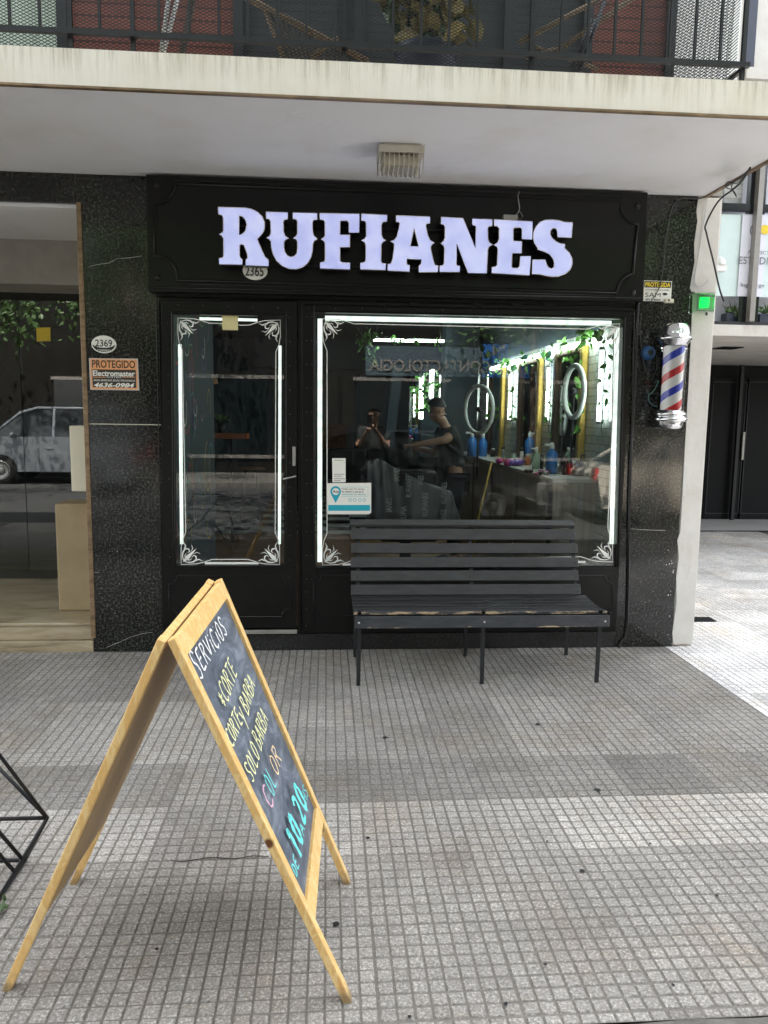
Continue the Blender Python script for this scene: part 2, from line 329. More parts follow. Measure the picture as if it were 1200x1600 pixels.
# ------------------------------------------------------------------ mesh kit
ORG = {}
class MB:
    def __init__(s): s.v = []; s.f = []; s.m = []; s.sm = []
    def add(s, vs, fs, m=0, smooth=False):
        o = len(s.v); s.v += [tuple(v) for v in vs]
        for q in fs: s.f.append([i + o for i in q]); s.m.append(m); s.sm.append(smooth)
        return s
    def box(s, x0, x1, y0, y1, z0, z1, m=0):
        x0, x1 = min(x0, x1), max(x0, x1); y0, y1 = min(y0, y1), max(y0, y1); z0, z1 = min(z0, z1), max(z0, z1)
        v = [(x, y, z) for z in (z0, z1) for y in (y0, y1) for x in (x0, x1)]
        return s.add(v, [(0, 2, 3, 1), (4, 5, 7, 6), (0, 1, 5, 4), (2, 6, 7, 3), (0, 4, 6, 2), (1, 3, 7, 5)], m)
    def hexa(s, a, b, m=0):
        """two matching quads a and b joined into a solid"""
        return s.add(list(a) + list(b), [(3, 2, 1, 0), (4, 5, 6, 7), (0, 1, 5, 4), (1, 2, 6, 5), (2, 3, 7, 6), (3, 0, 4, 7)], m)
    def prism(s, poly, y0, y1, m=0, holes=(), back=True, smooth=False, m2=None):
        """polygon of (x, z) extruded from y0 (front) to y1"""
        loops = [poly] + list(holes); flat = [p for L in loops for p in L]
        tri = geometry.tessellate_polygon([[Vector((p[0], p[1], 0)) for p in L] for L in loops])
        n = len(flat)
        s.add([(p[0], y0, p[1]) for p in flat], tri, m)
        if back: s.add([(p[0], y1, p[1]) for p in flat], [t[::-1] for t in tri], m)
        vs = [(p[0], y0, p[1]) for p in flat] + [(p[0], y1, p[1]) for p in flat]; fs = []; k = 0
        for L in loops:
            c = len(L)
            for i in range(c):
                j = (i + 1) % c; fs.append((k + i, k + j, n + k + j, n + k + i))
            k += c
        return s.add(vs, fs, m if m2 is None else m2, smooth)
    def quadbox(s, pts, y0, y1, m=0): return s.prism([W(a, b, y0) for a, b in pts], y0, y1, m)
    def pxbox(s, x0, y0p, x1, y1p, y0, y1, m=0):
        """level box whose front face spans the given photo rectangle on the plane y = y0"""
        a = W(x0, y0p, y0); b = W(x1, y1p, y0); return s.box(a[0], b[0], y0, y1, b[1], a[1], m)
    def tube(s, pts, r, n=8, m=0, cap=True, smooth=True):
        P = [Vector(p) for p in pts]; rr = r if isinstance(r, (list, tuple)) else [r] * len(P)
        ring = []; up = None
        for i, p in enumerate(P):
            d = (P[min(i + 1, len(P) - 1)] - P[max(i - 1, 0)]).normalized()
            if up is None:
                up = Vector((0, 0, 1)) if abs(d.z) < .9 else Vector((1, 0, 0))
            a = d.cross(up)
            if a.length < 1e-5: a = d.orthogonal()
            a.normalize(); b = a.cross(d).normalized(); up = b
            for k in range(n):
                t = math.tau * k / n; ring.append(p + rr[i] * (math.cos(t) * a + math.sin(t) * b))
        fs = []
        for i in range(len(P) - 1):
            for k in range(n): fs.append((i * n + k, i * n + (k + 1) % n, (i + 1) * n + (k + 1) % n, (i + 1) * n + k))
        o = len(s.v); s.add(ring, fs, m, smooth)
        if cap: s.f += [[o + k for k in range(n)][::-1], [o + (len(P) - 1) * n + k for k in range(n)]]; s.m += [m, m]; s.sm += [False, False]
        return s
    def bar(s, a, b, wx, wy, m=0, side=None):
        a = Vector(a); b = Vector(b); d = (b - a).normalized(); u = Vector(side) if side else (Vector((0, 1, 0)) if abs(d.y) < .9 else Vector((1, 0, 0)))
        p = d.cross(u).normalized(); q = p.cross(d).normalized()
        c = [(-1, -1), (1, -1), (1, 1), (-1, 1)]
        return s.hexa([a + p * i * wx / 2 + q * j * wy / 2 for i, j in c], [b + p * i * wx / 2 + q * j * wy / 2 for i, j in c], m)
    def lathe(s, prof, c, n=24, m=0, axis=2, smooth=True):
        vs = []; c = Vector(c)
        for r, z in prof:
            for k in range(n):
                t = math.tau * k / n; a, b = r * math.cos(t), r * math.sin(t)
                vs.append(c + (Vector((a, b, z)) if axis == 2 else Vector((a, z, b)) if axis == 1 else Vector((z, a, b))))
        fs = [(i * n + k, i * n + (k + 1) % n, (i + 1) * n + (k + 1) % n, (i + 1) * n + k) for i in range(len(prof) - 1) for k in range(n)]
        return s.add(vs, fs, m, smooth)
    def ball(s, c, r, sc=(1, 1, 1), n=12, m=0):
        return_pr = [(math.sin(math.pi * i / (n // 2 * 1.0)) * 1, math.cos(math.pi * i / (n // 2 * 1.0))) for i in range(n // 2 + 1)]
        vs = []; fs = []
        for q, z in return_pr:
            for k in range(n):
                t = math.tau * k / n; vs.append((c[0] + r * sc[0] * q * math.cos(t), c[1] + r * sc[1] * q * math.sin(t), c[2] + r * sc[2] * z))
        for i in range(n // 2):
            for k in range(n): fs.append((i * n + k, (i + 1) * n + k, (i + 1) * n + (k + 1) % n, i * n + (k + 1) % n))
        return s.add(vs, fs, m, True)
    def stroke(s, pts, wd, O, U, V, N, m=0, lift=.0):
        """painted line in the plane O + x U + y V; wd a number or one width per point"""
        P = [Vector((p[0], p[1])) for p in pts]; ws = wd if isinstance(wd, (list, tuple)) else [wd] * len(P)
        vs = []
        for i, p in enumerate(P):
            d = P[min(i + 1, len(P) - 1)] - P[max(i - 1, 0)]
            d = d.normalized() if d.length > 1e-9 else Vector((1, 0)); nn = Vector((-d.y, d.x)) * ws[i] / 2
            for q in (p + nn, p - nn): vs.append(Vector(O) + q.x * Vector(U) + q.y * Vector(V) + Vector(N) * lift)
        return s.add(vs, [(2 * i, 2 * i + 1, 2 * i + 3, 2 * i + 2) for i in range(len(P) - 1)], m)
    def poly(s, pts, O, U, V, N, m=0, lift=0):
        tri = geometry.tessellate_polygon([[Vector((p[0], p[1], 0)) for p in pts]])
        return s.add([Vector(O) + p[0] * Vector(U) + p[1] * Vector(V) + Vector(N) * lift for p in pts], tri, m)
    def text(s, t, O, U, V, width, height, m=0, shear=0, bold=0):
        """letters stretched to width x height, lower left corner at O"""
        cu = bpy.data.curves.new('t', 'FONT'); cu.body = t; cu.shear = shear; cu.offset = bold; cu.resolution_u = 3
        ob = bpy.data.objects.new('t', cu); COL.objects.link(ob)
        me = bpy.data.meshes.new_from_object(ob.evaluated_get(bpy.context.evaluated_depsgraph_get()))
        vs = [v.co.copy() for v in me.vertices]; fs = [list(q.vertices) for q in me.polygons]
        bpy.data.objects.remove(ob); bpy.data.curves.remove(cu); bpy.data.meshes.remove(me)
        if not vs: return s
        x0 = min(v.x for v in vs); x1 = max(v.x for v in vs); y0 = min(v.y for v in vs); y1 = max(v.y for v in vs)
        O = Vector(O); U = Vector(U); V = Vector(V)
        return s.add([O + U * (v.x - x0) / (x1 - x0) * width + V * (v.y - y0) / (y1 - y0) * height for v in vs], fs, m)
    def split(s, name, mats, parent, bevel=0):
        """one object per connected piece"""
        par = list(range(len(s.v)))
        def fd(a):
            while par[a] != a: par[a] = par[par[a]]; a = par[a]
            return a
        for q in s.f:
            for i in q[1:]: par[fd(i)] = fd(q[0])
        gr = {}
        for k, q in enumerate(s.f): gr.setdefault(fd(q[0]), []).append(k)
        out = []
        for ks in gr.values():
            used = sorted({i for k in ks for i in s.f[k]}); mp = {u: i for i, u in enumerate(used)}; b = MB()
            b.v = [s.v[u] for u in used]; b.f = [[mp[i] for i in s.f[k]] for k in ks]; b.m = [s.m[k] for k in ks]; b.sm = [s.sm[k] for k in ks]
            out.append(b.obj(name, mats, parent, bevel))
        return out
    def obj(s, name, mats, parent=None, bevel=0, origin=None):
        if not isinstance(mats, (list, tuple)): mats = [mats]
        if parent: o0 = ORG[parent.name]
        elif origin: o0 = Vector(origin)
        else:
            xs, ys, zs = zip(*s.v); o0 = Vector(((min(xs) + max(xs)) / 2, (min(ys) + max(ys)) / 2, min(zs)))
        me = bpy.data.meshes.new(name)
        me.from_pydata([(v[0] - o0.x, v[1] - o0.y, v[2] - o0.z) for v in s.v], [], s.f)
        for x in mats: me.materials.append(M[x])
        me.polygons.foreach_set('material_index', s.m); me.polygons.foreach_set('use_smooth', s.sm); me.update()
        ob = bpy.data.objects.new(name, me); COL.objects.link(ob)
        if parent: ob.parent = parent
        else: ob.location = o0
        ORG[ob.name] = o0
        if bevel:
            b = ob.modifiers.new('bevel', 'BEVEL'); b.width = bevel; b.segments = 2; b.limit_method = 'ANGLE'; b.angle_limit = R(40)
        return ob

def tag(o, label=None, cat=None, group=None, kind=None):
    for k, v in (('label', label), ('category', cat), ('group', group), ('kind', kind)):
        if v: o[k] = v
    return o
def thing(name, label, cat, loc, group=None):
    o = bpy.data.objects.new(name, None); COL.objects.link(o); o.location = loc; o.empty_display_size = .1
    ORG[o.name] = Vector(loc); return tag(o, label, cat, group)
def lab(o, l): o['label'] = l; return o
def structure(o): o['kind'] = 'structure'; return o
X, Y, Z = Vector((1, 0, 0)), Vector((0, 1, 0)), Vector((0, 0, 1))
NY = Vector((0, -1, 0))

# ================================================================== THE SETTING
XL, XP = -1.59, 2.45                      # lobby edge, property line between the two pavings
def paving(name, x0, x1, y0, y1, mat, tonef, spots=()):
    mb = MB(); c = .05; g = .0028; d = .0038
    mb.add([(x0, y0, -d), (x1, y0, -d), (x1, y1, -d), (x0, y1, -d)], [(0, 1, 2, 3)])
    tone = [1.0] * 4; rnd = random.Random(3)
    i0 = math.floor((x0 - .1503) / c); i1 = math.ceil((x1 - .1503) / c)
    j0 = math.floor((y0 + .145) / c); j1 = math.ceil((y1 + .145) / c)
    V, F = mb.v, mb.f
    tl = {}
    for i in range(i0, i1):
        for j in range(j0, j1):
            a, b = .1503 + i * c, -.145 + j * c
            ti, tj = math.floor(i / 8 + 1e-6), math.floor(j / 8 + 1e-6)
            if (ti, tj) not in tl: tl[(ti, tj)] = (tonef(ti, tj, rnd), rnd.uniform(-.0018, .0018), rnd.uniform(-.0018, .0018), rnd.uniform(-.0012, .0004))
            tn, tx, ty, tz = tl[(ti, tj)]
            ga = g + (.0012 if i % 8 == 0 else 0); gb = g + (.0012 if (i + 1) % 8 == 0 else 0)
            gc = g + (.0012 if j % 8 == 0 else 0); gd = g + (.0012 if (j + 1) % 8 == 0 else 0)
            xa, xb, ya, yb = max(a + ga, x0), min(a + c - gb, x1), max(b + gc, y0), min(b + c - gd, y1)
            if xb - xa < .008 or yb - ya < .008: continue
            k = .0026; lx = (a - (.1503 + ti * .4)) / .4 - .44; ly = (b - (-.145 + tj * .4)) / .4 - .44
            z = tz * .5 + tx * lx + ty * ly + rnd.uniform(-.0006, .0004); cz = [0, 0, 0, 0]
            if rnd.random() < .035: cz[rnd.randrange(4)] = -.0028
            o = len(V)
            V += [(xa, ya, -d), (xb, ya, -d), (xb, yb, -d), (xa, yb, -d)]
            V += [(xa + k + rnd.uniform(-.0008, .0008), ya + k, z + cz[0]), (xb - k, ya + k + rnd.uniform(-.0008, .0008), z + cz[1]), (xb - k, yb - k + rnd.uniform(-.0008, .0008), z + cz[2]), (xa + k, yb - k, z + cz[3])]
            F += [[o + 4, o + 5, o + 6, o + 7], [o, o + 1, o + 5, o + 4], [o + 1, o + 2, o + 6, o + 5], [o + 2, o + 3, o + 7, o + 6], [o + 3, o, o + 4, o + 7]]
            t2 = tn * rnd.uniform(.91, 1.07); tone += [t2] * 8
    mb.m = [0] * len(F); mb.sm = [False] * len(F)
    for (px, py, r) in spots:
        p = unp(px, py, 2, 0); n = 14; pts = []
        for q in range(n):
            t = math.tau * q / n; rr = r * rnd.uniform(.7, 1.2); pts.append((p.x + rr * math.cos(t), p.y + rr * 1.1 * math.sin(t), .0032))
        mb.add(pts, [list(range(n))], 1); tone += [1.0] * n
    ob = mb.obj(name, [mat, 'gum'], origin=(0, 0, 0))
    at = ob.data.attributes.new('tone', 'FLOAT', 'POINT'); at.data.foreach_set('value', tone)
    return structure(ob)

PALE = {}
def mark(pxs, val):
    for px, py in pxs:
        p = unp(px, py, 2, 0); PALE[(math.floor((p.x - .1503) / .4), math.floor((p.y + .145) / .4))] = val
mark([(930, 1280), (1080, 1280), (1180, 1285)], 1.42)
mark([(620, 1285), (780, 1285)], 1.18)
mark([(480, 1280), (420, 1300), (40, 1300), (150, 1300), (560, 1300)], 1.28)
mark([(620, 1210), (760, 1210), (1100, 1205), (500, 1210)], .74)
mark([(900, 1210)], .8); mark([(1010, 1210)], .6); mark([(60, 1215), (150, 1215), (260, 1215)], .86)
mark([(70, 1150), (150, 1150), (250, 1160), (200, 1110), (280, 1110), (340, 1170)], 1.25)
def tone_near(ti, tj, rnd):
    base = rnd.uniform(.86, 1.12)
    if tj >= -1: base *= .95
    return PALE.get((ti, tj), base)
SPOTS = [(525, 1445, .013), (910, 1362, .011), (840, 1132, .013), (602, 1153, .014), (933, 1235, .016), (575, 1310, .008), (245, 1484, .006), (640, 1590, .006),
         (790, 1570, .007), (1052, 1540, .006), (700, 1098, .008), (852, 1508, .006), (452, 1352, .006), (1120, 1400, .006)]
_r = random.Random(77)
SPOTS += [(_r.uniform(300, 1180), _r.uniform(1040, 1590), _r.uniform(.002, .006)) for _ in range(9)]
paving('sidewalk', -4.6, XP, -3.38, 0, 'tile', tone_near, SPOTS)
paving('neighbour_forecourt', XP + .006, 6.4, -3.38, 5.62, 'tile_pale', lambda a, b, r: r.uniform(.9, 1.12) * (1.08 if (a + b) % 3 else .96))
# far parts of the sidewalk, kerb, road
def sheet(name, x0, x1, y0, y1, z, mat, n=1):
    mb = MB(); mb.box(x0, x1, y0, y1, z - .12, z, 0); return structure(mb.obj(name, mat, origin=(0, 0, 0)))
mb = MB(); mb.box(-30, -4.604, -3.38, 0, -.13, -.003); mb.box(6.404, 30, -3.38, 5.6, -.13, -.003); structure(mb.obj('far_sidewalk', 'cement'))
mb = MB(); rr = random.Random(5); n = 90
xs = [-9 + 18 * i / n for i in range(n + 1)]
rows = [(-3.381, .002, .010), (-3.42, -.004, .010), (-3.5, -.012, .012), (-3.6, -.02, .012), (-3.68, -.03, .01), (-3.70, -.14, 0)]
vs = [(x, y + rr.uniform(-a, a) * (0 if k == 0 else 1), z + rr.uniform(-a, a) * .7 - (.006 if k == 0 else 0)) for k, (y, z, a) in enumerate(rows) for x in xs]
mb.add(vs, [(k * (n + 1) + i, (k + 1) * (n + 1) + i, (k + 1) * (n + 1) + i + 1, k * (n + 1) + i + 1) for k in range(len(rows) - 1) for i in range(n)], 0, True)
structure(mb.obj('kerb', 'cement', origin=(0, 0, 0)))
mb = MB(); mb.add([(-60, -13.2, -.135), (60, -13.2, -.135), (60, -3.69, -.135), (-60, -3.69, -.135)], [(0, 1, 2, 3)]); structure(mb.obj('road', 'asphalt', origin=(0, 0, 0)))
mb = MB(); mb.box(-60, 60, -16.5, -13.2, -.3, -.005); structure(mb.obj('opposite_sidewalk', 'cement'))
mb = MB(); mb.add([(-300, -300, -.4), (300, -300, -.4), (300, 300, -.4), (-300, 300, -.4)], [(0, 1, 2, 3)]); structure(mb.obj('ground', 'cement'))

# ------------------------------------------------------------------ the building that holds the shop
ZS, ZT = 3.135, 3.302                      # underside and top of the balcony slab
SX0, SX1 = -1.10, 2.075                    # shopfront between the granite pilasters
PX1 = W(1070, 680)[0]; PX2 = W(1105, 680)[0]
BD = thing('apartment_building', 'apartment building clad in dark polished granite with a cream balcony slab over the sidewalk', 'building', (0, 6, 0))
def slabs(name, x0, x1, cuts, label=None):
    mb = MB()
    for a, b in zip(cuts, cuts[1:]): mb.box(x0, x1, 0, .03, a + .0018, b - .0018)
    o = mb.obj(name, 'granite', BD, bevel=.0015)
    return o
slabs('granite_pilaster', XL, SX0, [0.0, W(150, 663)[1], ZS - .001])
slabs('granite_pilaster', SX1, PX1, [0.0, W(1020, 828)[1], W(1020, 681)[1], ZS - .001])
slabs('granite_lintel', -4.4, XL, [2.95, ZS - .001])
mb = MB(); mb.box(SX0, SX1, .0, .04, 0, .115); mb.obj('granite_base', 'granite_base', BD, bevel=.003)
mb = MB()   # mortar and the core of the walls behind the cladding
mb.box(XL + .004, SX0 - .004, .032, 2.3, 0, ZS - .002); mb.box(2.105, PX2 - .01, .032, 11.9, .0, ZS - .002)
mb.box(-8, -4.404, 0.0, 11.9, 0, ZS - .002); mb.box(-4.4, XL, .034, 1.42, 2.96, ZS - .002)
mb.obj('wall_core', 'bone', BD)
mb = MB(); mb.box(PX1 + .003, PX2, .006, .3, .012, ZS - .002); mb.obj('white_plaster_pillar', 'white_wall', BD, bevel=.008)
mb = MB()
for x0, x1, py in ((XL + .02, SX0, 663),): z = W(200 if py == 663 else 1020, py)[1]; mb.box(x0, x1, -.0008, .002, z - .0022, z + .0022)
for o_ in mb.split('stone_joint', 'bone', BD): pass
# crack lines and plaster smears on the stone
mb = MB()
def crack(pts, wd=.0022, y=-.0008):
    q = [W(a, b, 0) for a, b in pts]; mb.stroke(q, [wd * random.uniform(.5, 1.3) for _ in q], (0, y, 0), X, Z, NY)
crack([(140, 416), (155, 413), (170, 411), (183, 404), (200, 403), (222, 400)]); crack([(165, 1012), (185, 1004), (205, 995), (222, 990), (238, 988)])
crack([(985, 826), (1010, 828), (1040, 829)]); crack([(145, 895), (155, 894)])
for k in range(46):
    a = random.Random(k + 40); px = a.choice([1062, 1054, 1060, 1050, 1046]) + a.gauss(0, 4); py = a.uniform(840, 1008)
    if px > W(1070, 680)[0] * 0 + 1066 - (py - 680) * .051: continue
    p = W(px, py, 0); r = a.uniform(.001, .005); mb.poly([(p[0] + r * a.uniform(.5, 1.3) * math.cos(t), p[1] + r * a.uniform(.6, 2.4) * math.sin(t)) for t in [i * math.tau / 7 for i in range(7)]], (0, -.001, 0), X, Z, NY)
for k in range(60):
    a = random.Random(k + 400); px = a.uniform(985, 1056) if k % 2 else a.uniform(150, 236); py = a.uniform(860, 1010) if k % 3 else a.uniform(320, 900)
    p = W(px, py, 0); r = a.uniform(.0006, .0022); mb.poly([(p[0] + r * math.cos(t), p[1] + r * a.uniform(.7, 1.6) * math.sin(t)) for t in [i * math.tau / 6 for i in range(6)]], (0, -.001, 0), X, Z, NY)
tag(mb.obj('plaster_spatter', 'white_wall', BD), kind='stuff')
mb = MB(); mb.prism([(W(1092 - (y - 305) * .055 + dx, y, -.003)) for y, dx in [(306, 0), (330, -2.5), (345, 0), (380, -3), (410, -1), (428, -3.5), (450, -6), (460, -1), (520, 0), (680, 0), (830, 0), (845, -4), (870, 0), (900, -2.5), (940, 0), (990, -4), (1006, -1), (1008, 4), (306, 4)][:18]] + [W(1058, 1009, -.003), W(1100, 305, -.003)], -.004, .01)
mb.obj('plaster_edge', 'white_wall', BD)
# balcony slab: cream fascia, grey soffit, drip edge
mb = MB(); mb.box(-8, 2.55, -1.35, -.001, ZS, ZT, 0); mb.m[0] = 1
mb.box(-8, 2.556, -1.356, -1.33, ZS - .006, ZS + .004, 2); mb.box(2.535, 2.556, -1.33, -.001, ZS - .012, ZS + .002, 2)
mb.obj('balcony_slab', ['stucco', 'soffit', 'bronze'], BD)
# upper storeys
mb = MB(); mb.box(-8, PX2, .004, 11.9, ZT - .16, 10); mb.obj('upper_wall', 'conc', BD)
def up(name, px0, px1, mat, y=-.03, z0=ZT + .01, z1=5.2):
    x0 = unp(px0, 80 + px0 * .03, 1, 0).x; x1 = unp(px1, 80 + px1 * .03, 1, 0).x
    m = MB(); m.box(x0, x1, y, .003, z0, z1); return m.obj(name, mat, BD)
lab(up('terracotta_panel', 112, 374, 'terracotta', -.05), 'terracotta boarded wall panel behind the white ropes')
lab(up('terracotta_panel', 912, 1032, 'terracotta', -.05), 'terracotta boarded wall panel behind the folded wooden chair')
up('roller_shutter', 374, 912, 'shutter', -.02)
up('sheer_curtain', -60, 100, 'curtain', -.02); up('white_screen', 1050, 1150, 'paint_white', -.02)
mb = MB()
for px in (104, 374, 560, 790, 912, 1040): x = unp(px, 90, 1, 0).x; mb.box(x - .03, x + .03, -.075, -.052, ZT + .005, 5.2)
mb.split('window_frame', 'black_iron', BD)
# the lobby: steps, floor, ceiling, glass wall
mb = MB(); mb.box(-4.4, XL - .002, -.0, .1, -.01, .075); mb.obj('stone_step', 'marble', BD, bevel=.006)
mb = MB(); mb.box(-4.4, XL - .002, .03, 1.5, .077, .178); mb.box(-4.4, XL - .002, .015, 1.5, .18, .2); mb.obj('lobby_floor', 'marble', BD, bevel=.004)
mb = MB(); mb.box(-4.4, XL + .002, .03, 1.45, 2.93, 2.955); mb.box(-4.4, -1.595, 1.0, 1.45, 2.6, 2.93, 1); mb.obj('lobby_ceiling', ['soffit', 'conc'], BD)
mb = MB(); mb.box(XL - .012, XL + .018, -.012, .02, .1, 2.96); mb.obj('corner_trim', 'bronze', BD, bevel=.003)
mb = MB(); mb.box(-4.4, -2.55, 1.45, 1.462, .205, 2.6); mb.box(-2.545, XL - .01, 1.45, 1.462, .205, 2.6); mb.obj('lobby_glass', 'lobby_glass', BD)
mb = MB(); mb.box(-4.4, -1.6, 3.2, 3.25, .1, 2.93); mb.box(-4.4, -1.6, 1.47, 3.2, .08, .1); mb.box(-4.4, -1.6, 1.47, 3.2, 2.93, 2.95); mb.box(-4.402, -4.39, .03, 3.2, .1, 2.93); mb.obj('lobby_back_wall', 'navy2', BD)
mb = MB(); mb.box(-1.93, XL - .005, .33, .62, .2, W(95, 787, .33)[1]); mb.obj('lobby_low_wall', 'beige_wall', BD, bevel=.015)
# shop room
RZ = .14; YB = 9.3
mb = MB(); mb.box(-1.13, 2.1, .06, 4.4, RZ - .1, RZ); mb.box(-3.4, -1.132, 2.32, 4.4, RZ - .1, RZ); mb.obj('shop_floor', 'floor_wood', BD)
mb = MB(); mb.box(-3.4, 2.1, 4.404, YB, RZ - .1, RZ); mb.obj('checkered_floor', 'checker', BD)
mb = MB(); mb.box(-3.4, 2.1, 2.32, YB, 3.0, 3.1); mb.box(-1.1, 2.1, .06, 2.316, 3.0, 3.1); mb.obj('shop_ceiling', 'navy2', BD)
mb = MB(); mb.box(-3.45, -3.4, 2.32, YB, RZ, 3.0); mb.box(-3.4, -1.13, 2.302, 2.318, RZ, 3.0); mb.box(-1.098, -1.085, .06, 2.3, RZ, 3.0); mb.obj('shop_left_wall', 'navy', BD)
mb = MB(); mb.box(2.1, 2.104, .06, YB, RZ, 2.32); mb.obj('tiled_wall', 'subway', BD); mb = MB(); mb.box(2.1, 2.104, .06, YB, 2.321, 3.0); mb.obj('upper_side_wall', 'navy', BD)
zb = W(508, 578, YB)[1]
mb = MB(); mb.box(-3.4, 2.1, YB, YB + .1, RZ, 3.0, 0); mb.box(-1.3, 2.1, YB - .4, YB, zb, 2.998, 1); mb.obj('shop_back_wall', ['taupe', 'navy'], BD)
mb = MB()
for px in (532, 558, 606): x = W(px, 600, YB)[0]; mb.box(x - .045, x + .045, YB - .06, YB - .002, RZ, zb)
x = W(605, 600, YB)[0]; mb.box(-.4, x, YB - .1, YB - .062, zb - .08, zb); mb.obj('partition_frame', 'black_iron', BD)
a = W(500, 662, YB - .1); b = W(540, 735, YB - .1); mb = MB(); mb.box(a[0], b[0], YB - .1, YB - .064, b[1], a[1]); mb.obj('brick_panel', 'brick', BD)
a = W(698, 480, 5.2); b = W(742, 760, 5.2); mb = MB(); mb.box(a[0], b[0], 5.2, 5.6, RZ, 2.998); mb.obj('dark_column', 'navy', BD)
mb = MB(); mb.box(-3.4, -1.1, YB - .03, YB - .001, RZ, 3.0); mb.obj('dark_wall_panel', 'navy', BD)

# ------------------------------------------------------------------ shopfront
SF = thing('shopfront', 'riveted black steel shopfront with a glazed door and one wide lit window', 'shopfront', (.5, 0, .12))
fz0 = .125
doorhole = [W(250, 469, -.015), W(465.5, 470, -.015), (W(465.5, 700, -.015)[0], fz0 + .03), (W(252, 700, -.015)[0], fz0 + .03)]
wina = [(493, 488), (974, 498), (963, 886), (493, 887)]
mb = MB()
outer = [(SX0, W(300, 452, -.015)[1]), (SX1, W(300, 452, -.015)[1]), (SX1, fz0), (SX0, fz0)]
mb.prism(outer, -.015, .05, 0, [doorhole, [W(a, b, -.015) for a, b in wina]])
def strip(pts, wd, y=-.02, m=0): mb.tube([(*[W(a, b, y)[0]], y, W(a, b, y)[1]) for a, b in pts], wd, 4, m, smooth=False)
for x in (243, 247.5): strip([(x, 460), (x + 12, 985)], .003)
for x0, x1 in ((469, 470), (471.5, 472), (491, 491)): strip([(x0, 473), (x1, 985)], .003)
strip([(490, 486), (977, 496)], .004); strip([(977, 496), (966, 888)], .004); strip([(490, 888), (966, 888)], .004); strip([(490, 486), (490, 888)], .004)
strip([(992, 486), (980, 985)], .004); strip([(246, 464), (995, 480)], .005); strip([(475, 476), (992, 487)], .004)
def rivets(pts, n, r=.0052, y=-.016):
    (a, b), (c, d) = pts
    for i in range(n):
        t = i / (n - 1); q = W(a + (c - a) * t, b + (d - b) * t, y); mb.ball((q[0], y, q[1]), r, (1, .8, 1), 8, 1)
rivets([(482, 481), (985, 489)], 13); rivets([(479, 495), (479, 905)], 12); rivets([(487, 495), (487, 905)], 12)
rivets([(984, 505), (972, 880)], 11); rivets([(479, 925), (478, 978)], 3)
rivets([(256, 495), (262, 880)], 11, .005)
for x in (590, 640, 740, 800, 850): q = W(x, 478, -.02); mb.box(q[0], q[0] + .06, -.03, -.015, q[1], q[1] + .022)
mb.obj('frame', ['black', 'rivet'], SF)
# raised mouldings with scooped corners
def scoop(L, T, Rr, B, r, n=7):
    pts = []
    for cx, cy, a0 in ((L, T, 90), (Rr, T, 180), (Rr, B, 270), (L, B, 0)):
        for i in range(n):
            t = R(a0 - 90 * i / (n - 1)); pts.append((cx + r * math.cos(t), cy + r * math.sin(t)))
    return pts + [pts[0]]
# photo y grows downward, so angles run clockwise: corner arcs bulge inward
def panel_mould(mb, L, T, Rr, B, r, y, wd, m=0):
    P = scoop(L, T, Rr, B, r); mb.tube([(W(a, b, y)[0], y, W(a, b, y)[1]) for a, b in P], wd, 6, m)
mb = MB(); panel_mould(mb, 490, 899, 957, 963, 13, -.017, .005)
for a, b in ((494, 903), (953, 903), (494, 958), (953, 958)): q = W(a, b, -.016); mb.ball((q[0], -.018, q[1]), .009, (1, .8, 1), 10)
mb.obj('lower_panel_moulding', 'black', SF)
# door
DR_out = [W(252, 470.5, -.03), W(464, 471.5, -.03), W(464, 981, -.03), W(253.5, 981, -.03)]
gl = [W(271, 491, -.03), W(444, 494, -.03), W(444, 884, -.03), W(273, 884, -.03)]
mb = MB(); mb.prism(DR_out, -.03, .03, 0, [gl])
for P in ([(268, 489), (447, 491.5), (447, 887), (270, 887), (268, 489)],): strip(P, .003, -.031)
panel_mould(mb, 264, 900, 454, 964, 13, -.031, .0055)
mb.pxbox(258, 889, 462, 891, -.033, -.03); mb.pxbox(271, 475, 448, 488, -.034, -.03)
rivets([(452.5, 496), (453, 875)], 11, .005, -.032); rivets([(262, 505), (266, 870)], 10, .005, -.032); rivets([(278, 476), (434, 481)], 5, .006, -.035); rivets([(452, 902), (452, 902.1)], 2, .005, -.032)
DO = mb.obj('door', ['black', 'rivet'], SF)
mb = MB(); g3 = [(p[0], p[1]) for p in gl]; mb.prism(g3, .0, .006); mb.obj('glass_pane', 'glass', DO)
mb = MB(); mb.pxbox(457, 698, 461.5, 728, -.036, -.03); q = W(459, 745, -.05)
mb.obj('lock_plate', 'steel', DO, bevel=.002)
mb = MB(); a = W(461, 744, -.05); mb.tube([(a[0], -.03, a[1]), (a[0], -.075, a[1])], .008, 10); b = W(442, 749, -.08); mb.tube([(a[0], -.075, a[1]), (b[0], -.078, b[1])], .0065, 8); mb.obj('lever_handle', 'steel', DO, bevel=.001)
mb = MB(); mb.box(W(300, 900, -.03)[0] - .15, DR_out[1][0], -.035, .04, fz0 + .001, fz0 + .028); mb.obj('door_sill', 'alu', SF, bevel=.002)
# display window
mb = MB(); mb.prism([W(a, b, -.015) for a, b in wina], .006, .012); WP = mb.obj('window_pane', 'glass', SF)
